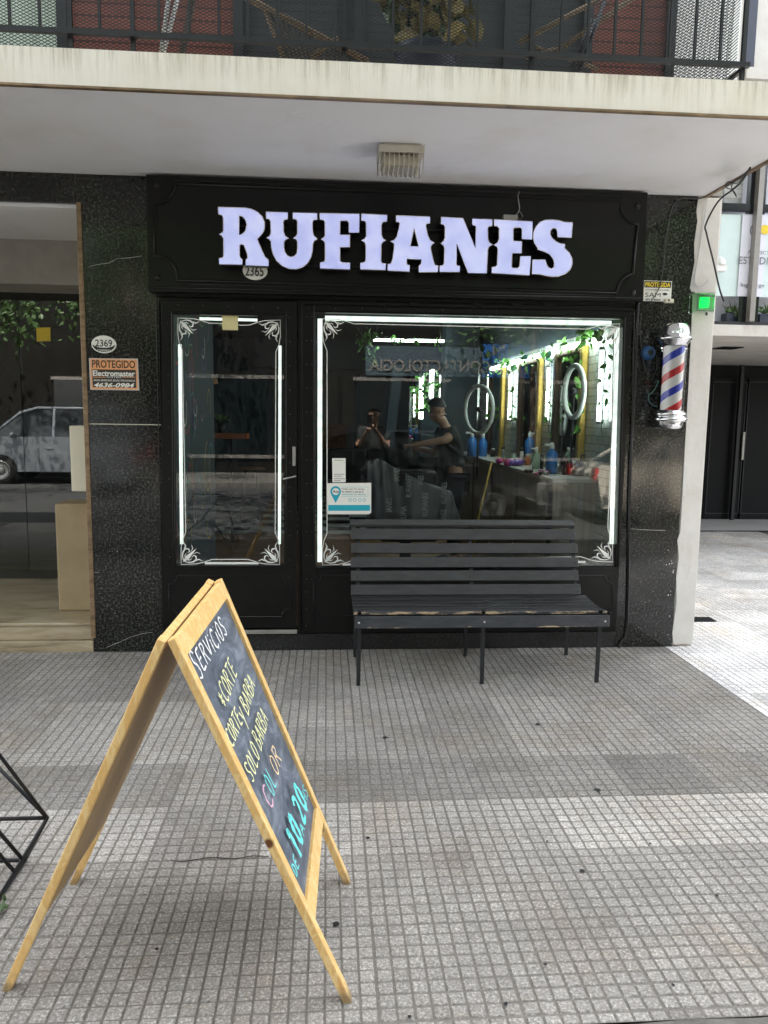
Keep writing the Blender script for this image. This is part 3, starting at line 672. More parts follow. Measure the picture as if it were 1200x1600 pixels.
# painted white borders and scrolls
def border(mb, TL, TR, BR, BL, y):
    P = lambda a, b: W(a, b, y)
    U0 = (0, y, 0); cs = []
    def corner(c, sx, sy):
        k = lambda a, b: P(c[0] + sx * a, c[1] + sy * b)
        def S_(pts, wd): mb.stroke([k(a, b) for a, b in pts], wd, U0, X, Z, NY)
        mb.poly([k(4, 4), k(12, 7), k(15, 11), k(25, 25), k(11, 15), k(7, 12)], U0, X, Z, NY)
        for q in (0, 1):
            f2 = (lambda L: L) if q == 0 else (lambda L: [(b, a) for a, b in L])
            S_(f2([(6, 5), (13, 3), (20, 4), (25, 8), (24, 13), (20, 14), (18, 11)]), [.004, .007, .010, .011, .009, .006, .002])
            S_(f2([(8, 7), (14, 7), (18, 9)]), [.003, .006, .002])
            S_(f2([(24, 6), (29, 8), (35, 5)]), [.010, .008, .001])
            S_(f2([(20, 16), (25, 19), (31, 17)]), [.002, .005, .001])
        a = [(1, 58), (7.5, 50), (7.5, 46)]
        S_([(8, 62), (8, 50), (3, 38), (1, 26), (1, 0), (26, 1), (38, 4), (50, 8), (62, 8)], .0052)
        return k(8, 62), k(62, 8)
    r = [corner(TL, 1, 1), corner(TR, -1, 1), corner(BR, -1, -1), corner(BL, 1, -1)]
    for p, q in ((r[0][1], r[1][1]), (r[1][0], r[2][0]), (r[2][1], r[3][1]), (r[3][0], r[0][0])):
        mb.stroke([p, q], .0052, U0, X, Z, NY)
    return r
mb = MB(); border(mb, (277, 497), (439, 500), (438, 882), (282, 882), -.0012)
a = W(320, 880, -.001); b = W(404, 880, -.001); mb.stroke([a, b], .016, (0, -.0012, 0), X, Z, NY); mb.obj('painted_border', 'decal', DO)
mb = MB(); border(mb, (503, 498), (969, 506), (958, 878), (503, 883), .0045)
for a, b in (((535, 882), (640, 882)), ((820, 879), (915, 878))): mb.stroke([W(*a, .004), W(*b, .004)], .014, (0, .0045, 0), X, Z, NY)
mb.obj('painted_border', 'decal', SF)
def ledbar(name, label, pts, y, wpx, mat='led_soft', grp='led strips around the shopfront glass'):
    (a, b), (c, d) = pts; p = W(a, b, y); q = W(c, d, y); k = wpx * .0034
    t = thing(name, label, 'led strip', (p[0], y, q[1]), grp)
    m1 = MB(); m1.bar((p[0], y, p[1]), (q[0], y, q[1]), k, .012); m1.obj('diffuser', mat, t)
    m2 = MB(); m2.bar((p[0], y + .014, p[1]), (q[0], y + .014, q[1]), k * 1.15, .014); m2.obj('channel', 'alu', t); return t
ledbar('led_strip', 'vertical white led strip along the left edge of the door glass', [(281, 538), (284, 850)], .03, 6)
ledbar('led_strip', 'vertical white led strip along the right edge of the door glass', [(437.5, 540), (436.5, 850)], .03, 5.5)
ledbar('led_strip', 'short white led strip at the top of the door glass', [(312, 498), (402, 500)], .03, 5)
ledbar('led_strip', 'white led strip down the left edge of the wide window', [(500, 498), (499.5, 878)], .06, 9)
ledbar('led_strip', 'white led strip along the top of the wide window', [(508, 497), (955, 505)], .06, 9)
ledbar('led_strip', 'white led strip down the right edge of the wide window', [(964, 512), (956, 850)], .06, 9)

# ------------------------------------------------------------------ the big sign
SG = thing('shop_sign', 'long black sign board with lit lavender letters reading RUFIANES over the shopfront', 'sign', (.48, -.05, 2.41))
yb = -.09
mb = MB(); sq = [W(228, 273, yb), W(1012, 301, yb), W(1005, 471, yb), W(232, 455, yb)]; sq[0] = (sq[0][0], min(sq[0][1], ZS - .002)); sq[1] = (sq[1][0], min(sq[1][1], ZS - .002))
mb.prism(sq, yb, -.001); mb.obj('sign_board', 'black_panel', SG, bevel=.003)
mb = MB()
def wl(pts, wd, y, m=0, mbx=None):
    (mbx or mb).tube([(W(a, b, y)[0], y, W(a, b, y)[1]) for a, b in pts], wd, 6, m)
def arc(cx, cy, r, a0, a1, n=7): return [(cx + r * math.cos(R(a0 + (a1 - a0) * i / (n - 1))), cy + r * math.sin(R(a0 + (a1 - a0) * i / (n - 1)))) for i in range(n)]
P = [(274, 287), (971, 314)] + arc(1000, 319, 32, 178, 95)[1:] + [(995.5, 352), (988.5, 428)] + arc(993, 456, 29, 262, 182)[1:] + [(962, 457), (277, 438)] + arc(246, 431, 31, 8, -80)[1:] + [(242, 400), (242, 318)] + arc(240, 287, 33, 85, 5)[1:]
wl(P + [P[0]], .0105, yb - .002)
P2 = [(250, 283), (1000, 308)]; wl([(270, 281), (975, 307)], .004, yb - .001); wl([(236, 449), (1002, 466)], .006, yb - .001); wl([(274, 443), (962, 462)], .004, yb - .001)
mb.obj('moulding', 'black', SG)
for (cx, cy, r, c) in ((246, 290, 1, 'TL'), (996, 322, 1, 'TR'), (989, 457, 1, 'BR'), (246, 434, 1, 'BL')):
    q = W(cx, cy, yb - .004); m2 = MB(); m2.ball((q[0], yb - .003, q[1]), .021, (1, .5, 1), 16, 0)
    m2.tube([(q[0], yb - .008, q[1]), (q[0], yb - .018, q[1])], .008, 6, 1); m2.obj('corner_bolt', ['black', 'rivet'], SG)
m2 = MB(); m2.prism([W(a, b, yb - .006) for a, b in [(962, 456), (975, 445), (988, 428), (996, 424), (1005, 436), (1005, 470), (962, 469)]], yb - .006, yb); m2.obj('corner_plate', 'black', SG)
def z1(L): return [(330 + a / 6.316, 310 + b / 6.316) for a, b in L]
def z2(L): return [(510 + a / 5.714, 320 + b / 5.714) for a, b in L]
def z3(L): return [(700 + a / 5.714, 320 + b / 5.714) for a, b in L]
LET = [
 (z1([(68,85),(340,92),(400,105),(460,135),(505,180),(527,235),(528,290),(510,340),(480,375),(455,400),(470,440),(500,510),(530,575),(565,605),(567,670),(340,662),(342,600),(360,590),(355,550),(322,460),(300,452),(280,458),(280,560),(285,585),(308,600),(307,655),(80,652),(77,590),(110,585),(122,570),(120,395),(105,370),(78,352),(105,340),(120,320),(118,190),(105,165),(70,155)]),
  [z1([(275,170),(310,180),(338,215),(350,260),(338,320),(305,352),(277,362)])]),
 (z1([(540,132),(755,138),(755,205),(720,210),(712,230),(715,330),(730,370),(765,395),(735,405),(718,430),(718,480),(728,530),(750,562),(785,578),(820,570),(845,540),(850,500),(850,425),(838,405),(808,392),(835,375),(850,350),(850,230),(840,208),(805,200),(805,138),(1045,145),(1045,210),(1010,212),(1000,235),(1002,330),(1015,370),(1050,400),(1015,420),(1003,450),(1000,520),(985,580),(950,640),(900,680),(840,698),(770,695),(700,665),(645,615),(610,550),(592,480),(590,430),(575,405),(545,388),(575,372),(588,345),(585,225),(572,205),(542,200)]), []),
 ([(499.4,333),(561.6,334),(561.1,363.4),(545,363.4),(545,348),(542.4,344.9),(532.8,344.9),(531.4,347),(531.4,366.9),(546.8,366.9),(546.4,386.2),(531.4,386.2),(531.4,407.5),(534.5,410),(547,410.6),(546.8,421.2),(500.2,419.6),(500.2,410),(505.7,409.4),(508,406.6),(507.7,379.7),(505.7,376.2),(501.3,373.8),(506,371),(507.7,367.8),(507.3,346.4),(505.4,343.6),(499.7,343)], []),
 (z2([(312,80),(543,90),(540,150),(505,152),(492,175),(492,270),(505,300),(530,318),(505,330),(490,355),(488,505),(500,522),(530,525),(528,583),(303,577),(303,518),(335,515),(350,500),(352,360),(342,335),(312,318),(342,303),(355,280),(355,165),(345,145),(312,140)]), []),
 (z2([(622,95),(925,105),(925,165),(890,170),(890,200),(905,270),(925,315),(965,340),(940,355),(930,385),(955,500),(970,540),(997,542),(995,600),(825,602),(825,545),(845,530),(850,490),(720,482),(715,520),(722,535),(745,540),(742,597),(547,588),(548,530),(575,525),(590,490),(605,385),(605,350),(592,335),(570,325),(605,315),(628,285),(645,220),(655,170),(648,155),(622,152)]), [z2([(783,210),(823,372),(750,370)])]),
 ([(689.4,338.9),(723.6,341),(743,387.5),(743.8,353.3),(738,351.5),(738,341.4),(769.1,342.8),(769.1,352.9),(763.9,353.6),(762.1,356.8),(762.5,374.3),(764.8,379.5),(769.7,382.1),(764.4,384.8),(762.1,390),(760.7,427.1),(731.5,426.4),(713.7,380.9),(713.1,412.8),(714.9,415.4),(718.7,415.4),(718.4,425),(687.1,425),(687.1,415.4),(692,414.5),(693.8,411.9),(694.6,390),(693.4,383.9),(688.9,380.4),(692.9,376.9),(695.2,371.6),(695.2,354.1),(693.4,351.2),(688.9,350.1)], []),
 (z3([(412,130),(755,148),(752,310),(660,305),(660,215),(645,203),(595,203),(583,215),(583,322),(660,327),(657,432),(573,432),(568,550),(580,565),(625,565),(640,545),(645,460),(740,458),(728,630),(390,610),(392,557),(420,553),(438,540),(445,400),(438,375),(410,358),(440,340),(455,310),(457,210),(445,193),(412,188)]), []),
 (z3([(1113,157),(1103,293),(978,288),(975,240),(965,212),(940,207),(918,225),(912,255),(925,290),(960,325),(1000,345),(1045,352),(1040,385),(1085,430),(1108,480),(1110,530),(1090,580),(1050,615),(990,638),(930,642),(870,632),(830,622),(750,617),(755,490),(868,490),(880,530),(898,560),(925,572),(945,555),(950,520),(938,480),(905,440),(860,418),(800,400),(800,385),(770,340),(760,290),(765,240),(785,195),(820,155),(870,135),(930,133),(990,140),(1040,155)]), [])]
yl = -.215
for po, ho in LET:
    A = [W(a, b, yl) for a, b in po]; H = [[W(a, b, yl) for a, b in h] for h in ho]
    m1 = MB(); m1.prism(A, yl + .004, yl + .065, 0, H); lt = m1.obj('letter', 'black', SG)
    m2 = MB(); m2.prism(A, yl, yl + .003, 0, H); m2.obj('letter_face', 'letter', lt)
    m3 = MB()
    for L in [A] + H: m3.tube([(p[0], yl + .001, p[1]) for p in L + [L[0]]], .0026, 5, 0, cap=False)
    m3.obj('letter_edge', 'edge', lt)
    for k in (.25, .75):
        xs = [p[0] for p in A]; zs = [p[1] for p in A]
m3 = MB()
for py in (352, 412): wl([(350, py), (880, py + 12)], .006, -.13, 0, m3)
for px in range(365, 880, 58): q = W(px, 380, -.13); m3.tube([(q[0], -.13, q[1] + .05), (q[0], -.1, q[1] + .05)], .006, 6)
m3.obj('mounting_rail', 'black_iron', SG)
m3 = MB(); m3.pxbox(787, 335, 809, 344, -.16, -.1); bxo = m3.obj('connection_box', 'alu', SG, bevel=.002)
m3 = MB(); wl([(812, 299), (809, 306), (812, 325), (810, 332), (806, 336)], .003, -.13, 0, m3); wl([(806, 336), (812, 330), (817, 338), (812, 344), (807, 338)], .002, -.15, 0, m3); m3.obj('supply_cable', 'alu', SG)

# ------------------------------------------------------------------ plates and signs on the stone
def oval(px, py, wpx, hpx, y): c = W(px, py, y); k = .00437; return [(c[0] + wpx / 2 * k * math.cos(t), c[1] + hpx / 2 * k * math.sin(t)) for t in [i * math.tau / 32 for i in range(32)]]
P1 = thing('house_number', 'small white oval enamel plate reading 2365, half behind the letter R', 'house number', (*W(398, 425, -.1)[:1], -.1, W(398, 435, -.1)[1]))
m = MB(); m.prism(oval(398.5, 423, 36, 26, -.105), -.105, -.09); m.obj('plate', 'sign_white', P1, bevel=.002)
m = MB(); a = W(383, 431, -.107); m.text('2365', (a[0], -.107, a[1]), X, Z, .118, .062, 0, 0, .012); m.obj('number', 'ink', P1)
P2_ = thing('house_number', 'white oval enamel plate reading 2369 with black lower band on the left stone pilaster', 'house number', (W(162, 538)[0], -.004, W(162, 550)[1]))
m = MB(); m.prism(oval(162, 538, 36, 26, -.012), -.012, .0); m.obj('plate', 'sign_white', P2_, bevel=.002)
m = MB(); a = W(149, 541.5, -.0135); m.text('2369', (a[0], -.0135, a[1]), X, Z, .108, .046, 0, 0, .012)
c = W(162, 538, -.013); k = .00437
band = [(c[0] + 16.4 * k * math.cos(t), c[1] + 11.4 * k * math.sin(t)) for t in [R(190 + 160 * i / 16) for i in range(17)]] + [(c[0] + 16.2 * k * math.cos(t), c[1] + .004 + 6.0 * k * math.sin(t)) for t in [R(350 - 160 * i / 16) for i in range(17)]]
m.poly(band, (0, -.0128, 0), X, Z, NY); m.obj('number', 'ink', P2_)
m = MB(); a = W(152, 549, -.0136); m.text('CONGRESO', (a[0], -.0136, a[1]), X, Z, .085, .013, 0, 0, .01); m.obj('street_name', 'sign_white', P2_)

PS = thing('security_sign', 'orange and brown PROTEGIDO alarm company plate on the left stone pilaster', 'sign', (W(178, 585)[0], -.004, W(178, 610)[1]))
m = MB(); m.prism([W(a, b, -.012) for a, b in ((139, 559.5), (215, 560.5), (217, 610), (141, 609))], -.012, 0, 0); m.obj('plate', 'edge', PS, bevel=.002)
m = MB(); m.prism([W(a, b, -.0135) for a, b in ((141, 561), (213.5, 562), (215, 608.5), (143, 607.5))], -.0135, -.0121, 0); m.obj('orange_field', 'sign_orange', PS)
m = MB(); m.prism([W(a, b, -.0145) for a, b in ((143.5, 577), (212, 578), (213, 606), (145, 605))], -.0145, -.0136, 0); m.obj('brown_field', 'sign_dark', PS)
def ptxt(mbx, t, px0, py0, px1, hpx, y, shear=0, bold=.0):
    a = W(px0, py0, y); b = W(px1, py0, y); mbx.text(t, (a[0], y, a[1]), X, Z, b[0] - a[0], hpx * .00437, 0, shear, bold)
m = MB(); ptxt(m, 'PROTEGIDO', 144, 574.5, 211.5, 11.5, -.0142, 0, .02); m.obj('lettering', 'sign_dark', PS)
m = MB(); ptxt(m, 'Electromaster', 145, 587.5, 211, 8.5, -.0152, 0, .025); ptxt(m, 'SYSTEM', 167, 590.5, 189, 2.2, -.0152); ptxt(m, 'SEGURIDAD ELECTRONICA', 146, 595.3, 211, 2.6, -.0152, .3, .01); ptxt(m, '4636-0984', 146.5, 605, 210, 7, -.0152, .3, .03); m.obj('lettering', 'sign_white', PS)
m = MB()
for a, b in ((145, 165.5), (191, 211)): m.stroke([W(a, 589.3, -.015), W(b, 589.5, -.015)], .004, (0, -.0152, 0), X, Z, NY)
m.split('rule_line', 'sign_orange', PS)

PG = thing('security_sign', 'small yellow and white PROTEGIDA plate on the right stone pilaster above the barber pole', 'sign', (W(1028, 455)[0], -.004, W(1028, 472)[1]))
m = MB(); m.prism([W(a, b, -.012) for a, b in ((1006, 438), (1050, 439.5), (1048.5, 471), (1005, 470))], -.012, 0); m.obj('plate', 'sign_white', PG, bevel=.001)
m = MB(); m.prism([W(a, b, -.0135) for a, b in ((1007, 439), (1049, 440.5), (1048.5, 450), (1007, 449))], -.0135, -.0121); m.obj('black_band', 'ink', PG)
m = MB(); ptxt(m, 'PROTEGIDA', 1008, 448, 1047.5, 7.2, -.0145, 0, .03); m.obj('lettering', 'yellow', PG)
m = MB(); ptxt(m, 'CON SISTEMA DE ALARMA', 1008, 453.5, 1046, 2, -.0128, 0, .01); ptxt(m, 'SAM', 1008, 463.8, 1032, 6.5, -.0128)
ptxt(m, '4911 6860', 1008, 469.5, 1032, 3.2, -.0128, 0, .02); c = W(1039, 459.5, -.0128)
m.poly([(c[0] + .018 * math.cos(t), c[1] + .009 * math.sin(t)) for t in [i * math.tau / 16 for i in range(16)]], (0, -.0128, 0), X, Z, NY); m.obj('lettering', 'ink', PG)
m = MB(); m.pxbox(1040, 466.5, 1053, 473, -.03, -.0); m.lathe([(.0, 0), (.007, 0), (.007, .004), (0, .004)], (W(1045, 469, -.03)[0], -.034, W(1045, 469, -.03)[1]), 12, 1, 1)
tag(m.obj('junction_box', ['bone', 'ink'], bevel=.002), 'small cream junction box on the lower corner of the yellow alarm plate', 'junction box')

# green pilot lamp box on the pillar
GL = thing('pilot_lamp', 'translucent box with a glowing green lamp on the white pillar', 'lamp', (W(1101, 488)[0], -.05, W(1101, 488)[1]))
m = MB(); m.pxbox(1087, 459, 1116, 488, -.09, -.0, 0); m.obj('housing', 'acrylic', GL, bevel=.004)
m = MB(); m.pxbox(1092, 463, 1114, 485, -.03, -.003, 0); m.obj('back_plate', 'clear_green', GL, bevel=.003)
m = MB(); m.pxbox(1097, 464, 1108, 480, -.066, -.035); m.obj('lit_display', 'green_led', GL, bevel=.003)
m = MB(); m.pxbox(1085, 455, 1118, 458.5, -.1, .0); m.obj('hood', 'alu', GL, bevel=.002)
m = MB(); q = W(1104, 491, -.05); m.tube([(q[0], -.05, q[1] + .015), (q[0], -.05, q[1] - .008)], .008, 8); m.obj('probe', 'rivet', GL)

# barber pole
p0 = W(1053, 505, -.13); p1 = W(1047, 671, -.13); px_ = (p0[0] + p1[0]) / 2 + .003
BP = thing('barber_pole', 'barber pole with chrome caps and blue and red spiral stripes on the right stone pilaster', 'barber pole', (px_, -.13, p1[1]))
zt, zb_ = p0[1], p1[1]; H = zt - zb_
m = MB(); m.lathe([(0, 0), (.05, .0), (.075, .012), (.084, .035), (.086, .055)], (px_, -.13, zb_)); m.lathe([(.105, .055), (.112, .062), (.112, .075), (.1, .084), (.098, .092), (.106, .098), (.104, .11), (.09, .118), (.084, .13), (0.07, .132)], (px_, -.13, zb_))
m.lathe([(.086, .055), (.105, .055)], (px_, -.13, zb_)); m.obj('bottom_cap', 'chrome', BP)
m = MB(); m.lathe([(.07, -.152), (.084, -.15), (.088, -.135), (.098, -.128), (.1, -.118), (.112, -.112), (.114, -.1), (.108, -.09), (.1, -.086), (.098, -.07), (.09, -.03), (.075, -.008), (.05, 0), (0, .002)], (px_, -.13, zt)); m.obj('top_cap', 'chrome', BP)
m = MB(); m.lathe([(.068, 0), (.068, H - .285)], (px_, -.13, zb_ + .132), 40); m.obj('striped_cylinder', 'stripes', BP)
m = MB(); m.lathe([(.084, 0), (.084, H - .283)], (px_, -.13, zb_ + .131), 40); m.obj('clear_tube', 'acrylic', BP)
m = MB(); m.box(px_ - .03, px_ + .03, -.135 + .09, -.0, zb_ + .06, zb_ + .1); m.box(px_ - .03, px_ + .03, -.045, -.0, zt - .12, zt - .07); m.split('wall_bracket', 'chrome', BP)

# blue capped socket and the teal wire beside the pole
c = W(1016, 551, -.04)
SK = thing('siren', 'round blue and black socket with loose wires left of the barber pole', 'socket', (c[0], -.03, c[1]))
m = MB(); m.lathe([(0, -.05), (.018, -.05), (.03, -.045), (.042, -.03), (.05, 0)], (c[0], 0, c[1]), 18, 0, 1); m.obj('body', 'blue_dull', SK)
m = MB(); m.lathe([(0, -.056), (.016, -.056), (.02, -.05)], (c[0], 0, c[1]), 14, 0, 1); m.obj('socket', 'ink', SK)
def cable(name, label, pts, r=.0045, y=-.02, mat='cable', cat='cable', grp=None):
    P3 = []
    for q in pts:
        yy = q[2] if len(q) > 2 else y; a = W(q[0], q[1], yy); P3.append(Vector((a[0], yy, a[1])))
    out = []
    for i in range(len(P3) - 1):      # smooth run through the points
        a = P3[max(i - 1, 0)]; b = P3[i]; c_ = P3[i + 1]; d = P3[min(i + 2, len(P3) - 1)]
        for k in range(5):
            t = k / 5; out.append(.5 * (2 * b + (c_ - a) * t + (2 * a - 5 * b + 4 * c_ - d) * t * t + (3 * b - a - 3 * c_ + d) * t ** 3))
    out.append(P3[-1]); m = MB(); m.tube(out, r, 6); return tag(m.obj(name, mat), label, cat, grp)
cable('cable', 'loose black cable looping beside the window frame down to the blue socket', [(1000, 480), (995, 500), (993, 540), (998, 575), (1004, 583), (1008, 578), (1005, 560), (1000, 520), (1002, 490)], .0035)
cable('cable', 'black cable bundle running down the right side of the shopfront to the ground', [(997, 470), (992, 600), (984, 750), (982, 900), (979, 985), (971, 1003), (966, 1015)], .010, -.012)
cable('cable', 'thin teal wire bent beside the lower half of the barber pole', [(1029, 595), (1022, 610), (1014, 617), (1014, 626), (1020, 633), (1030, 636)], .0035, -.02, 'cable_teal')
cable('cable', 'thin wire curling under the blue socket toward the pole', [(1026, 556), (1026, 575), (1018, 592), (1011, 590), (1026, 583), (1036, 585)], .0022)
cable('cable', 'thin wire hanging from the ceiling down across the yellow alarm plate', [(1072, 308), (1056, 316), (1048, 335), (1040, 380), (1033, 440), (1018, 470), (1004, 482)], .003)
cable('cable', 'thick black cable sagging from the slab corner back to the stone pilaster', [(1056, 312), (1070, 310), (1092, 310), (1110, 304), (1125, 295, -.15), (1150, 282, -.5), (1172, 264, -1.0)], .005, -.02)
cable('cable', 'long black cable hanging free with a loose end in front of the neighbour window', [(1172, 262, -1.0), (1160, 282, -.7), (1145, 296, -.5), (1122, 315, -.4), (1103, 350, -.35), (1104, 365, -.35), (1115, 410, -.35), (1124, 450, -.35), (1131, 471, -.35)], .0055)
cable('cable', 'thin grey wire straight down the white pillar from the slab to the lamp box', [(1106, 300), (1103, 325), (1096, 370), (1086, 430), (1087, 445), (1097, 447), (1108, 436)], .0028, -.012, 'steel')
cable('cable', 'tangle of thin cables tied under the slab corner', [(1168, 268, -.9), (1152, 286, -.55), (1138, 284, -.5), (1134, 292, -.5), (1146, 298, -.5), (1151, 308, -.5), (1143, 290, -.5), (1158, 276, -.7)], .003)
# ceiling lamp
ly0, lz = -.95, ZS
q0 = unp(592, 236, 2, ZS - .05); q1 = unp(664, 238, 2, ZS - .05)
lx0, lx1, lyf = q0.x, q1.x, q0.y
CL = thing('ceiling_lamp', 'rectangular bulkhead lamp with a cream finned guard under the balcony slab', 'lamp', ((lx0 + lx1) / 2, lyf + .1, ZS))
m = MB(); m.box(lx0, lx1, lyf, lyf + .22, ZS - .05, ZS - .012); m.box(lx0 + .02, lx1 - .02, lyf + .01, lyf + .2, ZS - .012, ZS - .0); m.obj('base', 'lamp_paint', CL, bevel=.004)
m = MB(); m.box(lx0 + .02, lx1 - .02, lyf + .012, lyf + .205, ZS - .12, ZS - .052); m.obj('lens', 'lampglass', CL, bevel=.025)
m = MB(); n = 10
for i in range(n):
    x = lx0 + .006 + (lx1 - lx0 - .012) * i / (n - 1); arcp = [(x, lyf + .012, ZS - .05), (x, lyf + .006, ZS - .09), (x, lyf + .03, ZS - .125), (x, lyf + .11, ZS - .145), (x, lyf + .19, ZS - .125), (x, lyf + .21, ZS - .05)]
    m.tube(arcp, .0038, 5)
m.obj('guard', 'lamp_paint', CL)

# ------------------------------------------------------------------ the bench
BN = thing('bench', 'long black slatted bench with worn edges and thin iron legs below the shop window', 'bench', (.95, -.45, 0))
bx0, bx1 = .165, 1.73
def yz(px, py, x): p = unp(px, py, 0, x); return p.y, p.z
fy, ry = -.735, -.17
fz = unp(752, 972, 1, fy - .02).z
# side profile from front top edge to back; seat depth about 0.42
zseat = unp(750, 957, 1, fy - .01).z + .004
m = None
frames = (bx0 + .04, .955, bx1 - .05)
bk0 = Vector((0, -.30, zseat - .012)); topz = unp(720, 818, 1, -.10).z; bk1 = Vector((0, -.13, topz))
def slat_box(name, y0, z0, y1, z1, th, mat, xa=bx0, xb=bx1):
    a = Vector((xa, y0, z0)); d = Vector((0, y1 - y0, z1 - z0)); n = Vector((0, -d.z, d.y)).normalized() * th
    m = MB(); q = [a, a + d, a + d + n, a + n]; r = [v + Vector((xb - xa, 0, 0)) for v in q]
    m.hexa(q, r); return m.obj(name, mat, BN, bevel=.003)
# back slats, from the photo rows (top, bottom) along the leaning back
def bkpt(py):
    # sight line through the middle of the bench meets the leaning back plane
    o = CAM; d = FW + RT * (735 - 600) / f + UP * (800 - py) / f
    nrm = Vector((0, -(bk1.z - bk0.z), bk1.y - bk0.y)); t = (bk0 - o).dot(nrm) / d.dot(nrm); p = o + d * t; return p.y, p.z
wob = [0, .006, .004, .0, .008, .012]
rows_ = [(827, 844), (849.5, 865), (871, 887), (892, 908), (913.5, 930)]
for i, (t, b) in enumerate(rows_):
    y1, z1_ = bkpt(t); y0, z0_ = bkpt(b)
    slat_box('back_slat', y0, z0_, y1, z1_, .02, 'slat', bx0 - .004, bx1 - .035 + wob[i])
    mm = MB()
    for fx in frames: mm.ball((fx + .0, (y0 + y1) / 2 - .020, (z0_ + z1_) / 2 + .001), .0065, (1, .7, 1), 8)
    mm.split('slat_bolt', 'rivet', BN)
y1, z1_ = bkpt(824); slat_box('top_slat', y1 - .02, z1_, y1 + .045, z1_ + .028, .022, 'slat', bx0 - .01, bx1 - .04)
for k in range(6):
    y0 = fy + .004 + k * .070; dz = [0, -.006, -.011, -.012, -.009, -.004][k]
    dz2 = [-.006, -.011, -.012, -.009, -.004, .004][k]
    mm = MB(); mm.hexa([(bx0 + .002 * (k % 2), y0, zseat + dz - .02), (bx0, y0 + .056, zseat + dz2 - .02), (bx0, y0 + .056, zseat + dz2), (bx0 + .002 * (k % 2), y0, zseat + dz)],
                       [(bx1 - .003 * (k % 3), y0, zseat + dz - .02), (bx1, y0 + .056, zseat + dz2 - .02), (bx1, y0 + .056, zseat + dz2), (bx1, y0, zseat + dz)])
    mm.obj('seat_slat', 'slat_worn' if k == 0 else 'slat_seat', BN, bevel=.004)
zf1 = unp(750, 963, 1, fy - .03).z; zf0 = unp(750, 981, 1, fy - .03).z
lab(slat_box('front_slat', fy - .02, zf0, fy - .012, zf1, .018, 'slat_worn', bx0 + .006, bx1 + .004), 'front rail slat with paint worn to the wood along its edges')
mm = MB()
for fx in (bx0 + .03, .955, bx1 - .025): mm.ball((fx, fy - .035, (zf0 + zf1) / 2), .0075, (1, .7, 1), 8)
mm.split('slat_bolt', 'alu', BN)
for fx, lx in ((.20, .197), (.956, .96), (1.69, 1.685)):
    mm = MB(); mm.bar((lx, fy + .01, 0), (fx, fy + .01, zf1 + .03), .024, .012, 0, (0, 1, 0)); mm.obj('leg', 'black_iron', BN)
    lx2 = {.20: .19, .956: .95, 1.69: 1.66}[fx]
    mm = MB(); mm.bar((lx2 + .006, ry, 0), (lx2 + .006, ry, zseat - .03), .022, .012, 0, (0, 1, 0)); mm.obj('leg', 'black_iron', BN)
    mm = MB(); mm.bar((fx - .004, fy + .02, zseat - .032), (fx - .004, ry + .006, zseat - .036), .012, .022, 0, (0, 0, 1))
    mm.bar((lx2 + .02, bk0.y + .012, zseat - .03), (lx2 + .02, bk1.y + .014, bk1.z), .024, .009, 0, (0, 1, .2)); mm.obj('side_frame', 'black_iron', BN)

# ------------------------------------------------------------------ the chalkboard A-frame
def onp(px, py, o, n):
    d = FW + RT * (px - 600) / f + UP * (800 - py) / f; return CAM + d * ((o - CAM).dot(n) / d.dot(n))
TN = unp(260, 1000, 1, -3.22); TF = unp(337, 905, 1, -2.66)
FN = unp(548, 1568, 2, 0); FF = unp(546, 1373, 2, 0); LN = unp(4, 1549, 2, 0); LF = unp(115, 1374, 2, 0)
AF = thing('a_frame_sign', 'pine A-frame chalkboard with handwritten SERVICIOS price list standing on the paving', 'sandwich board', ((TN.x + TF.x) / 2, -2.95, 0))
def side(a, b, c, d, sg, tops, nm, chalk_side):
    """a, b: near and far top corners; c, d: near and far feet"""
    B = lambda s, t: (a.lerp(b, s)).lerp(c.lerp(d, s), t)
    n = (b - a).cross(c - a).normalized()
    if n.x * sg < 0: n = -n
    def slab(s0, s1, t0, t1, h0, h1, name, mat, par, bev=.003):
        q = [B(s0, t0), B(s1, t0), B(s1, t1), B(s0, t1)]; m = MB()
        m.hexa([v + n * h0 for v in q], [v + n * h1 for v in q]); return m.obj(name, mat, par, bevel=bev)
    root = slab(.045, .955, .02, .775, -.014, -.008, 'chalkboard' if chalk_side else 'back_board', 'chalkboard' if chalk_side else 'hardboard', AF, 0)
    slab(0, .060, 0, 1, -.02, .004, 'stile', 'pine', AF); slab(.940, 1, 0, 1, -.02, .004, 'stile', 'pine', AF)
    slab(.0605, .9395, .004, .056, -.0195, .0035, 'top_rail', 'pine', AF); slab(.0605, .9395, .735, .785, -.0195, .0035, 'bottom_rail', 'pine', AF)
    if chalk_side:
        m = MB(); q = [B(.05, .03), B(.95, .03), B(.95, .77), B(.05, .77)]; m.hexa([v - n * .022 for v in q], [v - n * .0165 for v in q]); m.obj('back_board', 'hardboard', AF)
    return root, B, n
off = Vector((.018, 0, .004))
CB, BB, NB = side(TN + off, TF + off, FN, FF, 1, 0, 'right', True)
off2 = Vector((-.020, 0, .002))
def B2():
    a, b = TN + off2, TF + off2; c, d = LN, LF; root, B_, n = side(a, b, c, d, -1, 0, 'left', True); return root
B2()
mid = .62
